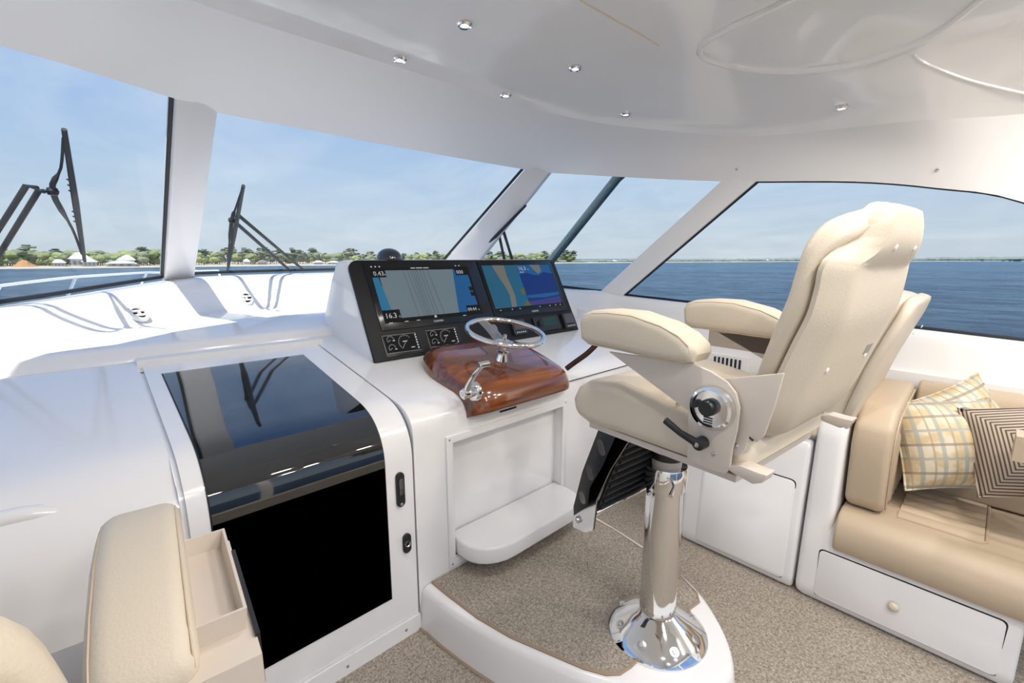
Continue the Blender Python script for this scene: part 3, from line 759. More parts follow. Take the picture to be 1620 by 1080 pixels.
fpoly('home_icon', 'wtext', dl, [(.41, .196), (.426, .196), (.426, .204), (.418, .212), (.41, .204)], .0168)
# right display
dq = face_prism('chart_display', 'bezel', bn, rrect(.842, 1.535, .150, .548, .006, 2), .0, .014, .003)
fpoly('screen', S_dark, dq, rrect(.862, 1.51, .185, .515, .002, 2), .0146)
fpoly('chart_water', S_sea, dq, [(.868, .212), (1.175, .212), (1.175, .512), (.868, .512)], .0152)
fpoly('chart_shoal', S_sand, dq, [(.955, .512), (1.06, .512), (1.055, .43), (1.065, .36), (1.07, .29), (1.055, .212), (1.01, .212), (1.025, .30), (1.01, .36), (.985, .42)], .0156)
fpoly('chart_shoal', S_gold, dq, [(1.135, .33), (1.175, .345), (1.175, .305), (1.145, .29)], .0156)
fpoly('chart_shoal', S_gold, dq, [(1.115, .212), (1.19, .212), (1.165, .255)], .0164)
fpoly('chart_deep_water', S_deep, dq, [(1.175, .212), (1.505, .212), (1.505, .512), (1.175, .512)], .0152)
fpoly('chart_shallows', S_blue2, dq, [(1.175, .44), (1.25, .452), (1.31, .435), (1.36, .43), (1.42, .455), (1.505, .44), (1.505, .512), (1.175, .512)], .0156)
fpoly('chart_shoal', S_sand, dq, [(1.30, .512), (1.40, .512), (1.40, .46), (1.36, .44), (1.33, .47)], .0160)
fpoly('chart_shelf', S_blue2, dq, [(1.18, .285), (1.505, .295), (1.505, .275), (1.35, .262), (1.18, .268)], .0156)
fpoly('chart_shelf', S_vio, dq, [(1.18, .212), (1.505, .212), (1.505, .262), (1.35, .25), (1.18, .24)], .0158)
ftext('16.3', 1.182, .472, .042, dq); ftext('k', 1.27, .472, .016, dq); fpoly('data_mark', 'wtext', dq, rrect(1.185, 1.225, .456, .460, .001, 2), .0168)
ftext('GARMIN', 1.17, .163, .017, dq)
for u in (.90, 1.0, 1.07, 1.26, 1.36, 1.42, 1.47): fpoly('status_icon', 'wtext', dq, rrect(u, u+.010, .194, .201, .003, 2), .0160)
# engine gauges
def gauge(u0):
    g = face_prism('engine_gauge', 'black', bn, rrect(u0, u0+.218, .010, .134, .008, 3), .0, .012, .003)
    fpoly('screen', S_dark, g, [(u0+.010, .030), (u0+.205, .026), (u0+.202, .122), (u0+.008, .124)], .0126)
    bm = bmesh.new()
    def arc(cu, cv, r, a0, a1, wd, k=22):
        pts = [(cu+r*math.cos(a0+(a1-a0)*i/k), cv+r*math.sin(a0+(a1-a0)*i/k)) for i in range(k+1)]
        q = [(cu+(r-wd)*math.cos(a0+(a1-a0)*i/k), cv+(r-wd)*math.sin(a0+(a1-a0)*i/k)) for i in range(k+1)]
        for i in range(k): add(bm, [(*pts[i], 0), (*pts[i+1], 0), (*q[i+1], 0), (*q[i], 0)], [(0, 1, 2, 3)])
    def tick(cu, cv, r0, r1, a, wd=.0005):
        c, s = math.cos(a), math.sin(a)
        add(bm, [(cu+r0*c-wd*s, cv+r0*s+wd*c, 0), (cu+r1*c-wd*s, cv+r1*s+wd*c, 0), (cu+r1*c+wd*s, cv+r1*s-wd*c, 0), (cu+r0*c+wd*s, cv+r0*s-wd*c, 0)], [(0, 1, 2, 3)])
    for cu, cv, r, a0, a1 in ((u0+.125, .078, .040, -2.2, -5.6), (u0+.045, .100, .020, -2.6, -6.2), (u0+.043, .055, .020, -2.6, -6.2)):
        arc(cu, cv, r, a0, a1, .0011)
        for i in range(9): tick(cu, cv, r*.82, r*.98, a0+(a1-a0)*i/8)
        tick(cu, cv, 0, r*.85, a0-.05, .0008)
    for a, b in (((.008, .124), (.202, .122)), ((.008, .0295), (.204, .0255))): 
        add(bm, [(u0+a[0], a[1], 0), (u0+b[0], b[1], 0), (u0+b[0], b[1]+.0012, 0), (u0+a[0], a[1]+.0012, 0)], [(0, 1, 2, 3)])
    for i in range(6):
        add(bm, [(u0+.188, .036+.0145*i, 0), (u0+.197, .036+.0145*i, 0), (u0+.197, .045+.0145*i, 0), (u0+.188, .045+.0145*i, 0)], [(0, 1, 2, 3)])
    bmesh.ops.transform(bm, matrix=FMX @ Matrix.Translation((0, 0, .0135)), verts=bm.verts)
    o = finish(bm, 'dial_marks', 'wtext', g, smooth=False)
    for u, v, l in ((.110, .081, .026), (.150, .044, .022), (.056, .092, .012), (.056, .046, .012)): fpoly('readout_mark', 'wtext', g, rrect(u0+u, u0+u+l, v, v+.005, .001, 2), .0137)
gauge(.066); gauge(.325)
# small instruments to starboard of the wheel
def small_head(u0, u1, v0, v1, nm, sc_col):
    g = face_prism(nm, 'black', bn, rrect(u0, u1, v0, v1, .012, 3), .0, .030, .006)
    w_, h_ = u1-u0, v1-v0
    fpoly('screen', sc_col, g, rrect(u0+.12*w_, u1-.12*w_, v0+.32*h_, v1-.1*h_, .003, 2), .0308)
    for i in range(5): fpoly('key', 'wtext', g, rrect(u0+w_*(.16+.145*i), u0+w_*(.16+.145*i)+.010, v0+.10*h_, v0+.10*h_+.008, .002, 2), .0310)
S_lcd = emis('grey_lcd', (.10, .10, .11), .6)
small_head(.945, 1.065, .02, .125, 'autopilot_control', S_lcd)
small_head(1.435, 1.56, .012, .128, 'depth_display', S_lcd)
rd = face_prism('vhf_radio', 'black', bn, rrect(1.15, 1.40, .02, .125, .012, 3), .0, .022, .006)
fpoly('screen', emis('green_lcd', (.02, .07, .06), .5), rd, rrect(1.235, 1.375, .052, .112, .004, 2), .0226)
lathe('dial_knob', 'black', rd, [(0, .024), (.017, .024), (.02, .018), (.021, 0)], mtx=FMX @ Matrix.Translation((1.195, .072, .022)), n=20)
kb = lathe('rotary_control', 'grey', bn, [(0, .018), (.024, .016), (.03, .01), (.032, 0)], mtx=FMX @ Matrix.Translation((.80, .085, .006)), n=24)
# compass dome
cd = empty('compass_dome', (1.30, 2.43, 1.535)); tag(cd, 'dark glass compass dome on top of the binnacle', 'compass')
lathe('dome', 'dome', cd, [(.072, 0), (.073, .012), (.070, .03), (.060, .05), (.042, .065), (.02, .073), (0, .075)], c=(1.30, 2.43, 1.535), n=32)
lathe('collar', 'black', cd, [(.085, -.005), (.085, .008), (.073, .014)], c=(1.30, 2.43, 1.535), n=32)

# ================================================================ HELM POD, WHEEL, LEVERS
pd = empty('helm_pod', (1.465, 1.7, .95)); tag(pd, 'varnished reddish teak pod carrying the wheel', 'helm pod')
up_ = [(1.985, 1.035), (1.975, 1.08), (1.935, 1.112), (1.85, 1.118), (1.74, 1.096), (1.64, 1.066), (1.55, 1.040), (1.485, 1.016), (1.44, .980), (1.42, .935), (1.424, .903), (1.45, .886), (1.49, .878)]
base_ = []
for y, z in up_:
    if y > 1.60: base_.append((y, top_z(y)-.004))
    else: base_.append((max(1.512, min(1.6, 1.51+(z-.87)*.45)), min(top_z(1.6)-.02, .865+(z-.87)*.6)))
rows = []
us = [-1, -.995, -.97, -.93, -.87, -.78, -.65, -.45, -.2, 0, .2, .45, .65, .78, .87, .93, .97, .995, 1]
upS = smooth_poly([(0, y, z) for y, z in up_], 3); bsS = smooth_poly([(0, y, z) for y, z in base_], 3)
for s in us:
    hgt = (1-abs(s)**7)**.5 if abs(s) < 1 else 0
    hgt = max(hgt, .0)
    rows.append([Vector((1.465+.325*s*(1-.24*(max(0, u.y-1.72)/.27)**2), lerp(b.y, u.y, hgt), lerp(b.z, u.z, hgt))) for u, b in zip(upS, bsS)])
bm = bmesh.new(); grid_mesh(bm, rows); finish(bm, 'body', 'wood', pd, ang=70)
# wheel
wc = Vector((1.45, 1.60, 1.204)); wa = Vector((0, -math.sin(math.radians(12.5)), math.cos(math.radians(12.5))))
wh = empty('steering_wheel', (1.45, 1.61, 1.03)); tag(wh, 'chrome steering wheel with a dished spoke on the teak pod', 'steering wheel')
WT = axis_m(wc, wa)
bm = bmesh.new(); a_tube(bm, [WT @ Vector((.186*math.cos(2*PI*i/56), .186*math.sin(2*PI*i/56), 0)) for i in range(56)], .0125, 12, closed=True); finish(bm, 'rim', 'chrome', wh, ang=80)
def spoke(a):
    bm = bmesh.new(); d = Vector((math.cos(a), math.sin(a), 0)); e = Vector((-d.y, d.x, 0)); rows = []
    for i in range(9):
        t = i/8; r = .015+.168*t; z = -.05*(1-t)**1.4*1.1-.004; wd = .036-.006*t
        rows.append([WT @ (d*r+e*wd*s+Vector((0, 0, z+.006*(1-s*s)))) for s in (-1, -.5, 0, .5, 1)])
    grid_mesh(bm, rows); bmesh.ops.solidify(bm, geom=bm.faces[:], thickness=.005); return finish(bm, 'spoke', 'chrome', wh, ang=60)
view_a = math.atan2(0, 1)
_yd = WT.to_3x3().inverted() @ Vector((0, 1, 0)); _ya = math.atan2(_yd.y, _yd.x)
for k in range(2): spoke(_ya+k*PI)
lathe('hub', 'chrome', wh, [(0, -.030), (.010, -.030), (.012, -.038), (.042, -.044), (.050, -.052), (.046, -.060), (0, -.062)], mtx=WT, n=28)
tube('column', 'chrome', wh, [wc-wa*.058, wc-wa*.095, wc-wa*.10, wc-wa*.108, wc-wa*.112, wc-wa*.16], [.024, .022, .033, .033, .024, .036], 24)
lathe('hub_nut', 'steel', wh, [(0, -.012), (.009, -.014), (.010, -.03)], mtx=WT, n=6)
# throttle on the pod's port side
def throttle(base, mirror, label, knob_m='chrome'):
    s = -1 if not mirror else 1
    t = empty('throttle_lever', base); tag(t, label, 'throttle lever')
    b = Vector(base)
    lathe('flange', 'chrome', t, [(0, .014), (.02, .014), (.038, .010), (.043, .003), (.043, -.012)], mtx=axis_m(b, (s, 0, 0)), n=28)
    lathe('hub', 'chrome', t, [(0, .060), (.018, .060), (.024, .054), (.025, .02), (.018, .0)], mtx=axis_m(b, (s, 0, 0)), n=24)
    lathe('hub_cap', 'steel', t, [(0, .063), (.010, .062), (.011, .058)], mtx=axis_m(b, (s, 0, 0)), n=12)
    p = [b+Vector((s*.040, 0, .0)), b+Vector((s*.044, -.03, .05)), b+Vector((s*.040, -.07, .10)), b+Vector((s*.03, -.10, .135))]
    tube('arm', 'chrome', t, smooth_poly(p, 4), [.013]*4+[.011]*5+[.0095]*4, 10)
    g = b+Vector((s*.03, -.10, .138))
    tube('grip', 'chrome', t, [g+Vector((s*.022, 0, 0)), g+Vector((s*.018, 0, 0)), g+Vector((-s*.028, 0, 0)), g+Vector((-s*.032, 0, 0))], [.010, .0135, .0135, .010], 14)
    return t
throttle((1.142, 1.462, 1.0), False, 'chrome throttle lever on the port side of the teak pod')
lv = empty('shift_lever', (1.80, 1.53, 1.0)); tag(lv, 'curved dark lever between the teak pod and the helm chair', 'lever')
pth = smooth_poly([onX(896, 583, 1.80), onX(908, 574, 1.82), onX(930, 558, 1.84), onX(950, 538, 1.86)], 5)
tube('arm', mat('chrome_teak_reflection', (.10, .045, .03), .08, metal=.6), lv, pth, .014, 12)  # chrome arm, the teak reflected in it painted as brown

# ================================================================ HELM CHAIRS
CH_O = Vector((1.41, .72, .18)); CH_Y = -math.radians(5.0)
_cf = Vector((-math.sin(CH_Y), math.cos(CH_Y), 0)); _cr = Vector((math.cos(CH_Y), math.sin(CH_Y), 0))
def cl(px, py, xl):
    """chair-local (y, z) of a pixel on the chair's plane x = xl"""
    d = ray(px, py); k = (CH_O+_cr*xl-_C).dot(_cr)/d.dot(_cr); q = _C+d*k-CH_O
    return (q.dot(_cf), q.z)
def make_chair():
    t = empty('helm_chair', CH_O, CH_Y)
    pb = lathe('pedestal_base', 'chrome', t, [(.180, 0), (.181, .008), (.176, .016), (.150, .034), (.120, .056), (.095, .074), (.078, .084), (.068, .092), (.064, .094)], n=64, local=True)
    for i in range(8):
        a = 2*PI*i/8+.25; r = .142
        c = Vector((r*math.cos(a), r*math.sin(a), .040)); nn = Vector((math.cos(a)*.55, math.sin(a)*.55, .83))
        lathe('bolt', 'steel', pb, [(0, .006), (.007, .006), (.008, .002), (.016, .001), (.017, -.006)], mtx=axis_m(c, nn), n=16, local=True)
    lathe('pedestal_tube', 'chrome', t, [(.064, .085), (.0645, .10), (.063, .58)], n=48, local=True)
    co = lathe('collar', 'chrome', t, [(.063, .575), (.070, .58), (.072, .60), (.072, .655), (.069, .665), (.05, .667)], n=48, local=True)
    tube('clamp_handle', 'chrome', co, [(-.05, -.05, .645), (-.085, -.085, .640), (-.125, -.10, .628)], [.005, .005, .008], 10, local=True)
    lathe('swivel', 'beige_metal', t, [(.050, .66), (.052, .70), (.058, .76), (.07, .83)], n=32, local=True)
    lathe('swivel_band', 'black', t, [(.052, .69), (.056, .692), (.056, .715), (.053, .717)], n=32, local=True)
    box('mount_plate', 'beige_metal', t, -.17, .17, -.30, .14, .815, .832, .006, local=True)
    # seat
    L = -.285
    sp = [cl(902, 630, L), cl(910, 612, L), cl(925, 603, L), cl(970, 606, L), (-.10, .985), (-.26, .965), (-.355, .955), (-.388, .93), (-.39, .88), (-.36, .848), (-.2, .845), (.0, .843), cl(930, 674, L), cl(905, 655, L)]
    so = prism('seat_cushion', 'leather', t, sp, 'X', -.285, .285, .034, 5, local=True, ang=50)
    for v in so.data.vertices:
        if v.co.x > 0 and v.co.y < -.10: v.co.x *= 1-.30*min(1, (-.10-v.co.y)/.25)
    box('seat_pan', 'beige_metal', t, -.27, .20, -.36, .12, .828, .846, .005, local=True)
    bm = bmesh.new()
    a_tube(bm, [(x, -.18, .982) for x in (-.26, -.1, .1, .26)], .0025, 6); finish(bm, 'seat_seam', 'tan', t, local=True)
    for s in (-1, 1):
        # side plate with arm support
        x0 = s*.300; x1 = s*.309
        pa = [cl(x, y, -.309) for x, y in ((962, 556), (1094, 574), (1125, 588), (1150, 604), (1164, 622), (1170, 645), (1166, 680), (1158, 712), (1154, 742), (1146, 750), (1120, 742), (1086, 727), (1088, 690), (1088, 650))]
        prism('side_plate', 'beige_metal', t, pa, 'X', x0, x1, .003, 2, local=True)
        pb2 = [cl(x, y, -.295) for x, y in ((1130, 600), (1160, 598), (1240, 590), (1226, 640), (1208, 690), (1196, 700), (1184, 690), (1178, 712), (1166, 724), (1150, 716))]
        xb = .29 if s < 0 else .225
        prism('back_bracket', 'beige_metal', t, pb2, 'X', s*(xb-.004), s*(xb+.004), .003, 2, local=True)
        fl = [cl(x, y, -.309) for x, y in ((1146, 738), (1158, 748), (1190, 766), (1206, 764), (1214, 752), (1200, 748), (1170, 736))]
        prism('plate_flange', 'beige_metal', t, fl, 'X', s*.262, s*.309, .003, 2, local=True)
        # armrest pad
        ap = [cl(x, y, -.325) for x, y in ((917, 508), (922, 496), (935, 491), (960, 490), (1000, 494), (1050, 512), (1080, 530), (1097, 548), (1100, 562), (1094, 574), (1075, 577), (1030, 568), (980, 556), (930, 546), (919, 536))]
        q = sorted((s*.228, s*.338))
        arm = prism('armrest', 'leather', t, ap, 'X', q[0], q[1], .028, 5, local=True, ang=60)
        for xx in (q[0]+.007, q[1]-.007):
            cy = sum(p[0] for p in ap)/len(ap); cz_ = sum(p[1] for p in ap)/len(ap)
            pts = [Vector((xx, cy+(p[0]-cy)*.935, cz_+(p[1]-cz_)*.86)) for p in ap]
            tube('stitch_line', 'tan', arm, pts, .0016, 5, local=True, closed=True)
        # recline adjuster
        cy, cz_ = cl(1127, 645, -.315)
        dk = lathe('adjuster_disc', 'chrome', t, [(0, .010), (.043, .010), (.045, .018), (.052, .016), (.054, .0)], mtx=axis_m((s*.312, cy, cz_), (s, 0, 0)), n=40, local=True)
        lathe('adjuster_knob', 'black', dk, [(0, .030), (.017, .030), (.020, .026), (.021, .008)], mtx=axis_m((s*.312, cy+.004, cz_+.002), (s, 0, 0)), n=24, local=True)
        lathe('adjuster_button', 'black', dk, [(0, .020), (.009, .020), (.010, .008)], mtx=axis_m((s*.312, cy+.036, cz_+.004), (s, 0, 0)), n=16, local=True)
        for i in range(4): box('adjuster_slot', 'black', dk, *sorted((s*.322, s*.324)), cy-.006-.0, cy+.016, cz_-.026-.006*i, cz_-.023-.006*i, 0, local=True)
        a = Vector((s*.318, *cl(1110, 700, -.318))); b = Vector((s*.338, *cl(1056, 664, -.33)))
        hd = tube('tilt_handle', 'black', t, [a+Vector((s*.014, 0, 0)), a.lerp(b, .12)+Vector((s*.014, 0, 0)), a.lerp(b, .5)+Vector((s*.014, 0, 0)), b, b+(b-a).normalized()*.003], [.011, .0105, .0085, .0095, .006], 12, local=True)
        lathe('handle_hub', 'black', hd, [(0, .022), (.010, .022), (.016, .018), (.016, -.008)], mtx=axis_m(a, (s, 0, 0)), n=20, local=True)
        lathe('handle_bolt', 'steel', hd, [(0, .026), (.006, .025), (.0065, .020)], mtx=axis_m(a, (s, 0, 0)), n=12, local=True)
        lathe('plate_bolt', 'steel', t, [(0, .003), (.005, .002), (.006, 0)], mtx=axis_m((s*.309, *cl(1129, 718, -.309)), (s, 0, 0)), n=12, local=True)
        g0 = Vector((s*.29, *cl(1165, 705, -.29))); g1 = Vector((s*.25, *cl(1215, 672, -.25)))
        rm = tube('recline_strut', 'steel', t, [g0, g1], .008, 10, local=True)
        tube('strut_sleeve', 'black', rm, [g0.lerp(g1, .40), g0.lerp(g1, .75)], .0115, 12, local=True)
    # back cushion: lofted from seat to head
    fr = [cl(x, y, -.24) for x, y in ((1165, 655), (1180, 612), (1200, 566), (1223, 513), (1243, 465), (1252, 430), (1264, 385), (1279, 354), (1299, 336), (1328, 322))]
    bk = [cl(x, y, -.25) for x, y in ((1203, 665), (1214, 640), (1234, 598), (1258, 546), (1281, 500), (1292, 462), (1305, 418), (1330, 392), (1352, 372), (1372, 338))]
    wd = [.225, .245, .26, .268, .268, .262, .25, .225, .19, .13]
    F = smooth_poly([(0, *p) for p in fr], 3); B = smooth_poly([(0, *p) for p in bk], 3); Wd = smooth_poly([(x, 0, 0) for x in wd], 3)
    rings = []
    for i, (f, b, x) in enumerate(zip(F, B, Wd)):
        c = (f+b)/2; e = (b-f)/2
        rings.append(super_ring(c, Vector((1, 0, 0)), e.normalized(), x.x, e.length*1.06, 3.4, 36))
    top = rings[-1]; cc = sum(top, Vector())/len(top)
    ez = Vector((0, -.25, .97))
    rings.append([cc+(p-cc)*.86+ez*.014 for p in top]); rings.append([cc+(p-cc)*.6+ez*.022 for p in top]); rings.append([cc+(p-cc)*.25+ez*.026 for p in top])
    bc = loft_rings('back_cushion', 'leather', t, rings, local=True, ang=80)
    for j in (3, 15):
        tube('stitch_line', 'tan', bc, [r[j]+(r[j]-sum(r, Vector())/len(r)).normalized()*.0004 for r in rings[1:-2]], .0018, 5, local=True)
    # back shell
    cpts = [cl(1196, 684, -.19), cl(1208, 655, -.25), cl(1234, 598, -.26), cl(1258, 546, -.265), cl(1281, 500, -.265), cl(1293, 460, -.262), cl(1306, 414, -.255), cl(1357, 380, -.175), cl(1372, 345, -.145), cl(1378, 322, -.12)]
    cpts = [(y-.004, z) for y, z in cpts]
    ctr = smooth_poly([(0, y, z) for y, z in cpts], 4)
    hw = smooth_poly([(x, 0, 0) for x in (.20, .262, .272, .272, .270, .266, .258, .178, .150, .11)], 4)
    rings = []
    for i, (c, x) in enumerate(zip(ctr, hw)):
        a = ctr[max(i-1, 0)]; b = ctr[min(i+1, len(ctr)-1)]; tg = (b-a).normalized(); nb = Vector((0, -tg.z, tg.y))
        if nb.y > 0: nb = -nb
        taper = min(1, i/3+.45, (len(ctr)-1-i)/3+.45)
        th = .042*taper
        ring = []
        K = 12
        for k in range(K+1):
            s = -1+2*k/K; ring.append(c+Vector((s*x.x, 0, 0))+nb*th*(max(0, 1-abs(s)**9))**.55)
        for k in range(K+1):
            s = 1-2*k/K; ring.append(c+Vector((s*x.x*.97, 0, 0))-nb*.012)
        rings.append(ring)
    shl = loft_rings('back_shell', 'leather', t, rings, local=True, ang=50)
    for i, s in ((28, -.45), (28, .45), (9, -.5), (9, .5)):
        c = ctr[i]; a = ctr[i-1]; b = ctr[i+1]; tg = (b-a).normalized(); nb = Vector((0, -tg.z, tg.y)); nb = -nb if nb.y > 0 else nb
        lathe('snap_cap', 'snap', shl, [(0, .004), (.006, .003), (.0075, 0)], mtx=axis_m(c+Vector((s*hw[i].x, 0, 0))+nb*.0415, nb), n=14, local=True)
    c = ctr[10]; tg = (ctr[11]-ctr[9]).normalized(); nb = Vector((0, -tg.z, tg.y)); nb = -nb if nb.y > 0 else nb
    bm = bmesh.new(); a_box(bm, -.022, .022, -.014, .014, 0, .0015)
    bmesh.ops.transform(bm, matrix=Matrix.Translation(c+Vector((.13, 0, 0))+nb*.0415) @ Matrix(((1, 0, 0, 0), (0, tg.y, nb.y, 0), (0, tg.z, nb.z, 0), (0, 0, 0, 1))), verts=bm.verts); finish(bm, 'maker_tag', 'grey', shl, local=True)
    # tray box on the starboard armrest
    z0 = 1.045
    tb = box('tray_box', 'beige_metal', t, .300, .402, -.265, .045, z0, z0+.085, .012, local=True)
    bm = bmesh.new(); zz = z0+.085
    v = []
    def rect(x0, x1, y0, y1, z): return [(x0, y0, z), (x1, y0, z), (x1, y1, z), (x0, y1, z)]
    v = rect(.312, .392, -.205, .025, zz)+rect(.309, .396, -.21, .03, zz+.035)+rect(.313, .392, -.206, .026, zz+.035)+rect(.317, .387, -.201, .021, zz+.006)
    fs = [(12, 13, 14, 15)]
    for k in (0, 4, 8):
        for i in range(4): j = (i+1) % 4; fs.append((k+i, k+j, k+4+j, k+4+i))
    add(bm, v, fs); finish(bm, 'tray', 'beige_metal', tb, local=True)
    box('box_edge', 'black', tb, .400, .406, -.23, .0, z0+.01, z0+.090, .003, local=True)
    # footrest
    fo = empty('footrest', (0, 0, 0)); fo.parent = t
    fx = -.255
    pf = [cl(x, y, fx) for x, y in ((950, 672), (990, 685), (1000, 692), (968, 742), (946, 790), (940, 838), (928, 841), (909, 832), (908, 800), (922, 745))]
    for s in (-1, 1):
        pp = prism('footrest_plate', 'black' if s < 0 else 'black', t, pf, 'X', *sorted((s*.250, s*.260)), .004, 2, local=True)
        ch = [cl(x, y, fx) for x, y in ((978, 686), (1000, 692), (968, 742), (946, 790), (940, 838), (928, 841), (909, 832), (909, 815), (932, 800), (936, 770), (955, 738))]
        prism('chrome_edge', 'chrome', pp, ch, 'X', *sorted((s*.2598, s*.263)), 0, 2, local=True)
        for (x, y, hh) in ((955, 706, .032), (937, 746, .030), (925, 785, .026)):
            yy, z_ = cl(x, y, fx)
            bm = bmesh.new(); a_prism(bm, stadium(0, 0, .026, hh*1.7), 'Y', -.006, .006)
            bmesh.ops.transform(bm, matrix=Matrix.Translation((s*.262, yy, z_)) @ Matrix.Rotation(PI/2, 4, 'Z') @ Matrix.Rotation(.35, 4, 'Y'), verts=bm.verts)
            finish(bm, 'slot_insert', 'steel', pp, local=True)
        yy, z_ = cl(918, 820, fx)
        lathe('pivot_bolt', 'steel', pp, [(0, .010), (.006, .010), (.008, .006), (.012, .005), (.012, 0)], mtx=axis_m((s*.264, yy, z_), (s, 0, 0)), n=18, local=True)
    y0, z0_ = cl(993, 697, -.235); y1, z1_ = cl(946, 808, -.235)
    tr = None
    dv = Vector((0, y1-y0, z1_-z0_)); ln = dv.length; dv.normalize(); nb = Vector((0, -dv.z, dv.y))
    if nb.y > 0: nb = -nb
    bm = bmesh.new(); o = Vector((0, y0, z0_))
    vs = [o+Vector((-.245, 0, 0)), o+Vector((.245, 0, 0)), o+Vector((.245, 0, 0))+dv*ln, o+Vector((-.245, 0, 0))+dv*ln]
    vs = vs+[p-nb*.008 for p in vs]
    add(bm, vs, [(0, 1, 2, 3), (7, 6, 5, 4), (0, 4, 5, 1), (1, 5, 6, 2), (2, 6, 7, 3), (3, 7, 4, 0)])
    tr = finish(bm, 'footrest_board', 'black', t, local=True)
    for i in range(9):
        a = o+dv*(ln*(i+.5)/9)+nb*.002
        tube('tread', 'rubber', tr, [a+Vector((-.235, 0, 0)), a+Vector((.235, 0, 0))], .0085, 6, local=True)
    a = o+dv*ln
    tube('footrest_rail', 'chrome', t, [a+Vector((-.25, 0, 0)), a+Vector((.25, 0, 0))], .010, 12, local=True)
    bpy.data.objects.remove(fo)
    return t
chair = make_chair()
tag(chair, 'cream leather helm chair on a chrome pedestal behind the wheel', 'chair', 'pedestal helm chairs')
ch2 = copy_tree(chair)
ch2.location = (-.268, .896, -.089); ch2.rotation_euler = (0, 0, -.082)
for c_ in ch2.children:          # this chair stands lower, on the main floor: shorter pedestal
    if c_.name.startswith('pedestal_base'): c_.location.z = .089
    if c_.name.startswith('pedestal_tube'): c_.scale.z = .80; c_.location.z = .116
tag(ch2, 'cream leather pedestal chair with a tray box, cut off at the lower left', 'chair', 'pedestal helm chairs')

# ================================================================ STARBOARD SIDE
lk = empty('companion_locker', (2.6, .78, 0)); tag(lk, 'white locker with a square door behind the chrome pedestal', 'locker')
prism('body', 'white', lk, [(2.29, 0), (2.275, .05), (2.30, .45), (2.335, .70), (2.37, .735), (2.94, .735), (2.94, 0)], 'Y', .50, 1.06, .02, 4)
def slab_on(name, m, parent, pts, th, r):   # pts: 4 world corners counter-clockwise, built as a bevelled slab along their normal
    bm = bmesh.new(); P_ = [Vector(p) for p in pts]; nn = (P_[1]-P_[0]).cross(P_[2]-P_[0]).normalized()
    if nn.x > 0: nn = -nn
    k = 5; ctr_ = sum(P_, Vector())/4; poly = []
    for i in range(4):
        a, b, c = P_[i-1], P_[i], P_[(i+1) % 4]
        u = (a-b).normalized()*r; v = (c-b).normalized()*r
        for j in range(k+1):
            t = j/k; poly.append((b+u)*(1-t)**2+b*2*t*(1-t)+(b+v)*t*t)
    A = [bm.verts.new(p-nn*.004) for p in poly]; B = [bm.verts.new(p+nn*th) for p in poly]; C_ = [bm.verts.new(ctr_+(p-ctr_)*.988+nn*(th+.002)) for p in poly]
    n = len(poly)
    for X, Y in ((A, B), (B, C_)):
        for i in range(n): bm.faces.new((X[i], X[(i+1) % n], Y[(i+1) % n], Y[i]))
    bm.faces.new(C_); bm.faces.new(A[::-1])
    return finish(bm, name, m, parent)
def face_line(z): return interp([(0, 2.29), (.05, 2.275), (.45, 2.30), (.70, 2.335)], z)
def door_pts(y0, y1, z0, z1, fl, d=0): return [(fl(z0)-d, y0, z0), (fl(z0)-d, y1, z0), (fl(z1)-d, y1, z1), (fl(z1)-d, y0, z1)]
slab_on('door_gap', 'gap', lk, door_pts(.533, .972, .035, .535, face_line), .001, .03)
slab_on('door', 'white', lk, door_pts(.538, .967, .040, .530, face_line), .006, .028)
# companion seat on the locker
cs = empty('companion_chair', (2.6, .7, .735)); tag(cs, 'low-backed cream companion seat beyond the helm chair', 'seat')
prism('seat_cushion', 'leather', cs, [(.48, .74), (1.04, .74), (1.08, .80), (1.06, .86), (.95, .88), (.48, .86)], 'X', 2.34, 2.90, .03, 4)
box('seat_base', 'grey', cs, 2.36, 2.88, .40, .56, .735, .80, .01)
fy = [(.46, .80), (.44, .95), (.40, 1.10), (.37, 1.22), (.345, 1.32), (.33, 1.38)]
ys = [(.40, .80), (.365, .95), (.325, 1.10), (.285, 1.22), (.25, 1.32), (.235, 1.375)]
rings = []; rs2 = []
for i, ((a, z), (b, z2)) in enumerate(zip(fy, ys)):
    wdt = (.235, .26, .275, .275, .265, .235)[i]
    c = Vector((2.60, (a+b)/2, (z+z2)/2)); e = Vector((0, b-a, 0))
    rings.append(super_ring(c+Vector((0, .025, .01)), Vector((1, 0, 0)), Vector((0, 1, .2)).normalized(), wdt, .066, 3.4, 30))
    rs2.append(super_ring(Vector((2.60, b+.002, z2)), Vector((1, 0, 0)), Vector((0, 1, .35)).normalized(), wdt+.012, .026, 4.5, 30))
for rr in (rings, rs2):
    tp = rr[-1]; c = sum(tp, Vector())/len(tp)
    rr.append([c+(p-c)*.9+Vector((0, -.004, .012)) for p in tp]); rr.append([c+(p-c)*.6+Vector((0, -.006, .02)) for p in tp])
loft_rings('back_cushion', 'leather', cs, rings, ang=80)
shl = loft_rings('back_shell', 'leather', cs, rs2, ang=80)
for x in (2.47, 2.73): lathe('snap_cap', 'snap', shl, [(0, .004), (.006, .003), (.0075, 0)], mtx=axis_m((x, .226, 1.25), (0, -.94, -.34)), n=12)

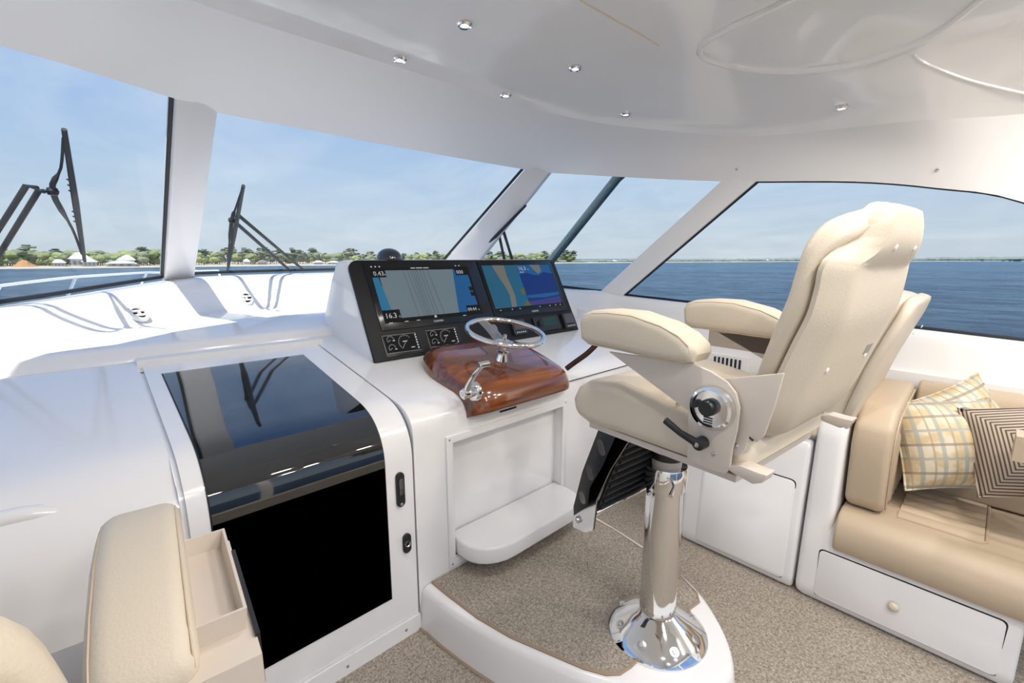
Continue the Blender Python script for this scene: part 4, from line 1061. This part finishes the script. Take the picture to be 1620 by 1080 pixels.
# settee
st = empty('settee', (2.6, .1, 0)); tag(st, 'white moulded settee base with a wide hatch at the lower right', 'settee base')
def sf(z): return interp([(0, 2.285), (.05, 2.27), (.40, 2.30)], z)
prism('plinth', 'white', st, [(2.285, 0), (2.27, .05), (2.295, .35), (2.33, .40), (2.96, .40), (2.96, 0)], 'Y', -.215, .47, .018, 3)
prism('end_panel', 'white', st, [(2.285, 0), (2.27, .05), (2.30, .42), (2.335, .80), (2.40, .915), (2.50, .95), (2.96, .97), (2.96, 0)], 'Y', .375, .488, .03, 4)
slab_on('hatch_gap', 'gap', st, door_pts(-.175, .412, .035, .262, sf), .001, .022)
ht = slab_on('hatch', 'white', st, door_pts(-.17, .407, .04, .257, sf), .006, .02)
kc = onX(1414, 958, 2.275)
lathe('pull_knob', 'knob', ht, [(0, .012), (.006, .012), (.013, .009), (.018, .004), (.019, -.003)], mtx=axis_m((2.264, kc.y, kc.z), (-1, 0, 0)), n=24)
sc_ = empty('settee_seat_cushion', (2.6, 0, .40)); tag(sc_, 'tan leather settee seat cushion with channelled inset', 'seat cushion')
prism('cushion', 'tan', sc_, [(2.27, .285), (2.255, .33), (2.262, .40), (2.30, .445), (2.36, .458), (2.94, .455), (2.94, .405), (2.345, .402), (2.315, .34), (2.305, .285)], 'Y', -.42, .365, .014, 4, ang=40)
nch = 6
for i in range(nch):
    x0 = 2.44+i*.075; bm = bmesh.new(); rows = []
    for k in range(7):
        t = k/6; rows.append([Vector((x0+.075*t, y, .456+.013*(1-abs(2*t-1)**2.5))) for y in (-.085, -.08, .05, .18, .185)])
    for rw in rows:
        rw[0].z = .452; rw[-1].z = .452
    grid_mesh(bm, rows); finish(bm, 'channel', 'tan', sc_, ang=35)
tube('piping', 'tan', sc_, smooth_poly([(2.90, -.088, .458), (2.50, -.088, .460), (2.45, -.085, .460), (2.43, -.065, .460), (2.43, 0, .460), (2.43, .18, .460)], 4), .005, 6)
ec = empty('settee_end_cushion', (2.6, .3, .455)); tag(ec, 'tall tan leather end cushion with vertical channels at the front of the settee', 'back cushion')
prism('cushion', 'tan', ec, [(2.40, .462), (2.365, .50), (2.34, .76), (2.36, .85), (2.46, .935), (2.86, .965), (2.93, .95), (2.93, .462)], 'Y', .225, .362, .03, 5, ang=30)
for i in range(6):
    x0 = 2.50+i*.068; bm = bmesh.new(); rows = []
    for k in range(7):
        t = k/6; d = .010*(1-abs(2*t-1)**2.5)
        rows.append([Vector((x0+.068*t, .226-d*min(1, f), z)) for z, f in ((.475, 0), (.49, 1), (.62, 1), (.74, 1), (.785+.01*i, .8), (.80+.01*i, 0))])
    grid_mesh(bm, rows); finish(bm, 'channel', 'tan', ec, ang=35)
tube('piping', 'tan', ec, smooth_poly([(2.435, .222, .47), (2.405, .222, .62), (2.395, .222, .74), (2.42, .222, .825), (2.50, .222, .885), (2.86, .222, .93)], 4), .004, 6)
bk_ = empty('settee_back_cushion', (2.9, -.2, .455)); tag(bk_, 'long tan leather back cushion along the starboard wall', 'back cushion')
prism('cushion', 'tan', bk_, [(2.83, .462), (2.86, .92), (2.885, .965), (2.94, .97), (2.96, .95), (2.96, .462)], 'Y', -1.2, .215, .02, 4, ang=30)

# pillows
def pillow(name, m, w_, h_, th, T, label, piping):
    t = empty(name, T.translation); t.rotation_euler = T.to_euler(); tag(t, label, 'pillow', 'scatter pillows on the settee')
    n = 18
    for sgn in (0,):
        bm = bmesh.new(); top = []; bot = []
        for i in range(n+1):
            a = []; b = []
            for j in range(n+1):
                u = -1+2*i/n; v = -1+2*j/n
                pin = 1-.075*(1-abs(u)**2)*abs(v)**3 ; pin2 = 1-.075*(1-abs(v)**2)*abs(u)**3
                x = u*w_*pin2; y = v*h_*pin
                z = th*(max(0, (1-u**2)*(1-v**2)))**.7
                z += .006*math.sin(5*u+2*v)*max(0, (1-u*u)*(1-v*v))
                a.append(bm.verts.new((x, y, z))); b.append(bm.verts.new((x, y, -z)) if 0 < i < n and 0 < j < n else a[-1])
            top.append(a); bot.append(b)
        for i in range(n):
            for j in range(n):
                bm.faces.new((top[i][j], top[i+1][j], top[i+1][j+1], top[i][j+1]))
                q = (bot[i][j], bot[i][j+1], bot[i+1][j+1], bot[i+1][j])
                if len(set(q)) == 4:
                    try: bm.faces.new(q)
                    except ValueError: pass
        body = finish(bm, 'cover', m, t, local=True, ang=180)
    edge = []
    for k in range(4*n):
        i, j = ((k, 0), (n, k-n), (3*n-k, n), (0, 4*n-k))[k//n]
        u = -1+2*i/n; v = -1+2*j/n
        edge.append(Vector((u*w_*(1-.075*(1-v*v)*abs(u)**3), v*h_*(1-.075*(1-u*u)*abs(v)**3), 0)))
    tube('piping', piping, t, edge, .005, 6, local=True, closed=True)
    return t
def pose(c, normal, roll):
    nz = Vector(normal).normalized(); ux = Vector((0, 0, 1)).cross(nz).normalized(); uy = nz.cross(ux)
    cr, sr = math.cos(roll), math.sin(roll); a = ux*cr+uy*sr; b = uy*cr-ux*sr
    return Matrix(((a.x, b.x, nz.x, c[0]), (a.y, b.y, nz.y, c[1]), (a.z, b.z, nz.z, c[2]), (0, 0, 0, 1)))
pillow('throw_pillow', 'plaid', .188, .192, .125, pose(onX(1499, 702, 2.66), (-.80, -.42, .36), .16), 'plaid pillow in cream, gold and grey-blue leaning in front on the settee', 'plaid')
pillow('throw_pillow', 'plaid', .165, .165, .10, pose(onX(1524, 668, 2.80), (-.8, -.5, .35), .5), 'plaid pillow tucked behind the other two, only its corner showing', 'plaid')
pillow('throw_pillow', 'stripe', .190, .178, .115, pose(onX(1640, 714, 2.60), (-.92, .0, .35), .30), 'brown and cream mitred-stripe pillow at the right edge', 'stripe')
ar = empty('arm_bolster', (2.35, -.35, .46)); tag(ar, 'rounded tan armrest pad cut off by the right edge of the picture', 'bolster')
_ap = onX(1604, 703, 2.35)
box('pad', 'tan', ar, 2.30, 2.40, -.52, _ap.y, _ap.z-.045, _ap.z+.045, .035, 5)
box('post', 'beige_metal', ar, 2.335, 2.365, -.41, -.35, .458, _ap.z-.03, .008)
# louvred vent plate on the starboard wall, seen under the far armrest
lp = empty('wall_grille', (2.96, 1.16, .9)); tag(lp, 'small white louvred grille low on the starboard wall', 'grille')
vp = onX(1150, 574, 2.955)
box('plate', 'white_matte', lp, 2.955, 2.97, vp.y-.13, vp.y+.13, vp.z-.05, vp.z+.05, .004)
for i in range(7): box('slat', 'gap', lp, 2.951, 2.957, vp.y-.085+.026*i, vp.y-.073+.026*i, vp.z-.032, vp.z+.032, .001)
for px, py in ((1166, 267), (1483, 268)):
    dg = bpy.context.evaluated_depsgraph_get(); ob = bpy.data.objects['trim_4']
    ok, loc, nrm, idx = ob.ray_cast(_C, ray(px, py).normalized())
    if ok:
        nrm = nrm if nrm.dot(_C-loc) > 0 else -nrm
        lathe('screw_cap', 'chrome', ob, [(0, .008), (.006, .007), (.009, .003), (.010, 0)], mtx=axis_m(loc, nrm), n=14)

# ================================================================ OUTSIDE
# wipers
def on_win(win, px, py, lift):
    Bo, To, nn = win
    d = ray(px, py); best = None
    for i in range(len(Bo)-1):
        a = (Bo[i]+Bo[i+1])/2; n_ = nn[i]
        k = (a-_C).dot(n_)/d.dot(n_); q = _C+d*k
        e = (Bo[i+1]-Bo[i]); f = (q-Bo[i]).dot(e)/e.length_squared
        g = 0 if 0 <= f <= 1 else min(abs(f), abs(f-1))
        if best is None or g < best[0]: best = (g, q, n_)
    return best[1]+best[2]*lift, best[2]
def wiper(win, blade, joint, arms, label, sc=1.0):
    a, n_ = on_win(win, *blade[0], .03); b, _ = on_win(win, *blade[1], .03); j, _ = on_win(win, *joint, .07)
    t = empty('windshield_wiper', b); tag(t, label, 'wiper', 'windshield wipers')
    mid = (a+b)/2; d = (b-a).normalized()
    bl = tube('blade', 'rubber', t, [a, a.lerp(b, .5), b], [.010*sc, .014*sc, .008*sc], 8)
    jj = j
    tube('bridge', 'rubber', t, smooth_poly([a.lerp(b, .06)+n_*.01, a.lerp(b, .28)+n_*.045, jj, a.lerp(b, .74)+n_*.04, a.lerp(b, .94)+n_*.01], 4), [.006*sc]*6+[.012*sc]*5+[.006*sc]*6, 8)
    for f in (.34, .38, .42, .58, .62, .66):
        p = a.lerp(b, f); q = p+n_*.025; tube('bridge_web', 'rubber', bl, [p, q], .004*sc, 6)
    bm = bmesh.new(); a_lathe(bm, [(0, .02), (.018, .016), (.024, 0), (.018, -.016), (0, -.02)], mtx=Matrix.Translation(jj), n=14); finish(bm, 'pivot', 'rubber', t)
    for s, e in arms:
        p, _ = on_win(win, *s, .08); q, _ = on_win(win, *e, .06)
        tube('arm', 'rubber', t, [jj.lerp(p, .6), p, p.lerp(q, .5), q], [.011*sc, .012*sc, .011*sc, .011*sc], 8)
    return t
wiper(WIN1, ((113, 211), (143, 418)), (108, 316), (((72, 310), (-40, 470)), ((90, 318), (-20, 480))), 'large black wiper on the port quarter pane', 1.0)
wiper(WIN2, ((388, 300), (362, 434)), (373, 362), (((384, 356), (482, 436)), ((378, 366), (462, 438))), 'black wiper standing at the left of the wide front pane', 1.1)
wiper(WIN3, ((830, 326), (742, 416)), (786, 371), (((792, 370), (812, 430)), ((785, 376), (798, 430))), 'small black wiper beside the raked starboard pillar', 1.1)
# raked tube outside the corner pane
ot = tube('hardtop_support_tube', 'alu', None, [onX(998, 262, 3.35), onX(976, 282, 3.35), onX(873, 411, 3.35), onX(873, 411, 3.35)+(onX(873, 411, 3.35)-onX(976, 282, 3.35))*2.45], .040, 20)
tag(ot, 'raked grey-green metal tube outside the corner pane', 'tube')
# foredeck and bow rail
fd = empty('foredeck', (1.0, 9, 0)); tag(fd, 'white foredeck of the boat beyond the windshield', 'deck', kind='structure')
bm = bmesh.new()
dk = [(-1.6, 3.5), (-1.5, 7), (-1.0, 10), (.1, 12.6), (1.2, 13.6), (2.3, 12.6), (3.4, 10), (3.8, 7), (3.9, 3.5)]
vsb = a_prism(bm, dk, 'Z', -.6, .0)
for v in vsb: v.co.z += (v.co.y-3.5)*.035-.1
finish(bm, 'deck', 'white_matte', fd)
rl = empty('bow_rail', (0, 9, .3)); tag(rl, 'white tubular bow rail seen through the port quarter pane', 'rail')
rp = [onY(-60, 462, 9.0), onY(0, 452, 9.4), onY(60, 444.5, 9.9), onY(120, 438, 10.5), onY(180, 434, 11.2), onY(232, 431, 11.9), onY(250, 431, 12.2), onY(300, 429, 12.6), onY(345, 428, 12.9)]
tube('top_rail', 'white_matte', rl, smooth_poly(rp, 4), .022, 8)
for (x, y, Y), (x2, y2) in (((120, 438, 10.5), (106, 470)), ((232, 431, 11.9), (222, 452)), ((0, 452, 9.4), (-20, 490)), ((255, 431, 12.2), (262, 446)), ((345, 428, 12.9), (350, 442))):
    p = onY(x, y, Y); q = onY(x2, y2, Y-.25); tube('stanchion', 'white_matte', rl, [p, q, q+(q-p)*.35], .022, 8)
# sea
SEA = -4.5
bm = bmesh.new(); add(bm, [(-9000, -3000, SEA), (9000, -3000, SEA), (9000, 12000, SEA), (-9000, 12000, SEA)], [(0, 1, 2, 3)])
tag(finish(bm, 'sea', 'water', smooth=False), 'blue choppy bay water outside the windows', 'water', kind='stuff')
# shore
def shore(px, py): return onZ(px, py, SEA)
SH = [(-420, 433), (-120, 428), (0, 425.5), (140, 424), (280, 422.5), (420, 420.8), (560, 419.5), (700, 418.5), (800, 417.8), (900, 416.3), (1000, 415.6), (1100, 414.8), (1250, 414.0), (1450, 413.4), (1620, 413.0), (1900, 412.6)]
sp_ = [shore(*p) for p in SH]
bm = bmesh.new()
far = [p+Vector((p.x, p.y, 0)).normalized()*(160 if i < 10 else 400) for i, p in enumerate(sp_)]
grid_mesh(bm, [[p+Vector((0, 0, -.3)) for p in sp_], [p+Vector((0, 0, 1.0))+Vector((p.x, p.y, 0)).normalized()*6 for p in sp_], [p+Vector((0, 0, 2.5)) for p in far]])
tag(finish(bm, 'shore_land', 'sand'), 'pale sandy shoreline across the bay', 'shore', kind='structure')
def blob_tree(kind, seed):
    rnd = random.Random(seed); bm = bmesh.new(); H = 1.0
    if kind == 'pine':
        a_tube(bm, [(0, 0, -.02), (.01, 0, .5), (0, .01, .95)], [.018, .014, .008], 6)
        for _ in range(7):
            z = rnd.uniform(.6, 1.0); r = .17*(1.15-z)+.07; a = rnd.uniform(0, 6.28); d = rnd.uniform(0, .13)
            nv = len(bm.verts); res = bmesh.ops.create_icosphere(bm, subdivisions=2, radius=1.0, matrix=Matrix.Translation((d*math.cos(a), d*math.sin(a), z)) @ Matrix.Diagonal((r, r, r*.45, 1)))
            for v in res['verts']: v.co += Vector((rnd.uniform(-1, 1), rnd.uniform(-1, 1), rnd.uniform(-1, 1)))*.025
    else:
        a_tube(bm, [(0, 0, -.02), (.01, 0, .45)], [.03, .02], 6)
        for _ in range(10):
            z = rnd.uniform(.28, .82); r = rnd.uniform(.18, .30); a = rnd.uniform(0, 6.28); d = rnd.uniform(.0, .30)*(1.1-z*.8)
            res = bmesh.ops.create_icosphere(bm, subdivisions=2, radius=1.0, matrix=Matrix.Translation((d*math.cos(a), d*math.sin(a), z)) @ Matrix.Diagonal((r, r, r*.8, 1)))
            for v in res['verts']: v.co += Vector((rnd.uniform(-1, 1), rnd.uniform(-1, 1), rnd.uniform(-1, 1)))*.035
    me = bpy.data.meshes.new('tree'); bm.to_mesh(me); bm.free()
    me.materials.append(M['trunk']); me.materials.append(M['pine' if kind == 'pine' else kind])
    for p in me.polygons: p.material_index = 0 if p.center.length < 2 and math.hypot(p.center.x, p.center.y) < .035 and p.center.z < (.6 if kind == 'pine' else .3) else 1
    return me
TM = {k: [blob_tree(k, i*7+len(k)) for i in range(3)] for k in ('leaf', 'leaf2', 'pine')}
def along(f):
    x = f*(len(sp_)-1); i = min(int(x), len(sp_)-2); return sp_[i].lerp(sp_[i+1], x-i)
def px_shore(px):
    for i in range(len(SH)-1):
        if SH[i][0] <= px <= SH[i+1][0]: return sp_[i].lerp(sp_[i+1], (px-SH[i][0])/(SH[i+1][0]-SH[i][0]))
lab = {'leaf': 'bright green broadleaf tree on the far shore seen through the front panes', 'leaf2': 'dull green bushy tree on the far shore seen through the front panes', 'pine': 'tall dark pine on the far shore seen through the front panes'}
rnd = random.Random(3)
px = -60.0; cnt = 0
while px < 905 and cnt < 290:
    px += rnd.uniform(2.2, 4.5)
    p = px_shore(px)
    if p is None: continue
    D = math.hypot(p.x, p.y)
    if 90 < px < 205: kind = rnd.choice(['leaf', 'leaf', 'leaf2'])
    elif px < 90: kind = rnd.choice(['leaf2', 'leaf2', 'leaf', 'pine'])
    else: kind = rnd.choice(['pine', 'leaf2', 'pine', 'leaf2', 'leaf'])
    back = rnd.uniform(18, 75); q = p+Vector((p.x, p.y, 0)).normalized()*back
    hpx = rnd.uniform(13, 18) if kind != 'pine' else rnd.uniform(15, 23)
    if 200 < px < 275: hpx *= 1.15
    if px > 560: hpx *= .85
    h = hpx*(D+back)/735
    o = bpy.data.objects.new('shore_tree', TM[kind][cnt % 3]); COL.objects.link(o)
    o.location = (q.x, q.y, SEA+1.2); o.scale = (h*rnd.uniform(1.0, 1.6)*(1 if kind != 'pine' else 1.2),)*2+(h,); o.rotation_euler = (0, 0, rnd.uniform(0, 6.28))
    tag(o, lab[kind], 'tree', 'trees along the far shore'); cnt += 1
# distant tree line (uncountable)
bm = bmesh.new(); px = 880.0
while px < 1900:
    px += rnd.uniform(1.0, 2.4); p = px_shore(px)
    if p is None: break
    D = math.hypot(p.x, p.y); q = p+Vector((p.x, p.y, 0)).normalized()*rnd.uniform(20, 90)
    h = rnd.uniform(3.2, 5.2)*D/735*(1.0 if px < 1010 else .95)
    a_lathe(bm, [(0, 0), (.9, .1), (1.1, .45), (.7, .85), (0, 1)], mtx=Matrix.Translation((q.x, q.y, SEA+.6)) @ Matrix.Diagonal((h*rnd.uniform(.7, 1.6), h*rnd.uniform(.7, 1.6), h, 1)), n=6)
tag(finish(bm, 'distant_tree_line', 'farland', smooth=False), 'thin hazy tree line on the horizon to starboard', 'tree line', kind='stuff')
# waterfront houses
def house(px, back, wpx, hpx, roof, label, lift=0.0):
    p = px_shore(px); D = math.hypot(p.x, p.y); u = Vector((p.x, p.y, 0)).normalized(); q = p+u*back
    s = (D+back)/735*.85; w_ = wpx*s; h_ = hpx*s; dp = w_*.7
    t = empty('shore_house', (q.x, q.y, SEA+.8+lift)); t.rotation_euler = (0, 0, math.atan2(u.y, u.x)-PI/2); tag(t, label, 'house')
    box('walls', 'hwall', t, -w_/2, w_/2, 0, dp, 0, h_*.55, 0, local=True)
    bm = bmesh.new(); e = w_*.62; a = h_*.55
    add(bm, [(-e, -dp*.15, a), (e, -dp*.15, a), (e, dp*1.15, a), (-e, dp*1.15, a), (-w_*.18, dp*.5, h_), (w_*.18, dp*.5, h_)], [(0, 1, 5, 4), (1, 2, 5), (2, 3, 4, 5), (3, 0, 4), (0, 3, 2, 1)])
    finish(bm, 'roof', roof, t, local=True, smooth=False)
    for i in range(3): box('window', 'grey', t, -w_*.36+i*w_*.28, -w_*.22+i*w_*.28, -.15, .05, h_*.14, h_*.40, 0, local=True)
house(128, 14, 20, 19, 'hroof', 'large white house with a pale peaked roof behind the port wiper blade')
house(143, 8, 15, 10, 'hroof', 'low white house beside the large one behind the port wiper blade', .5)
house(198, 15, 18, 16, 'hroof', 'pale-roofed house on the shore left of the mullion')
house(190, 6, 30, 8, 'hroof', 'long low boathouse on the shore left of the mullion')
house(92, 14, 12, 10, 'hroof', 'small pale house between the wiper arms and the large white house')
house(388, 14, 9, 10, 'hroof', 'narrow white house right of the second wiper blade')
house(415, 10, 14, 8, 'hroof2', 'brown-roofed house under the arms of the second wiper')
house(500, 8, 14, 7, 'hroof', 'low pale house on the shore left of the binnacle')
house(525, 8, 20, 6, 'hroof', 'long pale boathouse on the shore close to the binnacle')
house(968, 20, 12, 4, 'hroof', 'tiny pale house on the distant shore right of the metal tube')
house(1205, 20, 12, 3.4, 'hroof', 'tiny white building on the distant shore left of the helm chair back')
p = px_shore(42); D = math.hypot(p.x, p.y); s = D/735
bm = bmesh.new()
u = Vector((p.x, p.y, 0)).normalized(); v = Vector((u.y, -u.x, 0)); rows = []
for i in range(9):
    rows.append([p+u*(6+j*4)+v*((i-4)*3.4*s)+Vector((0, 0, .5+(8.5*s*math.exp(-((i-3.2)/2.3)**2)*(j/4)+rnd.uniform(-.3, .3)))) for j in range(5)])
grid_mesh(bm, rows)
tag(finish(bm, 'earth_bank', 'earth', smooth=False), 'bare orange earth bank on the shore at far left', 'bank')
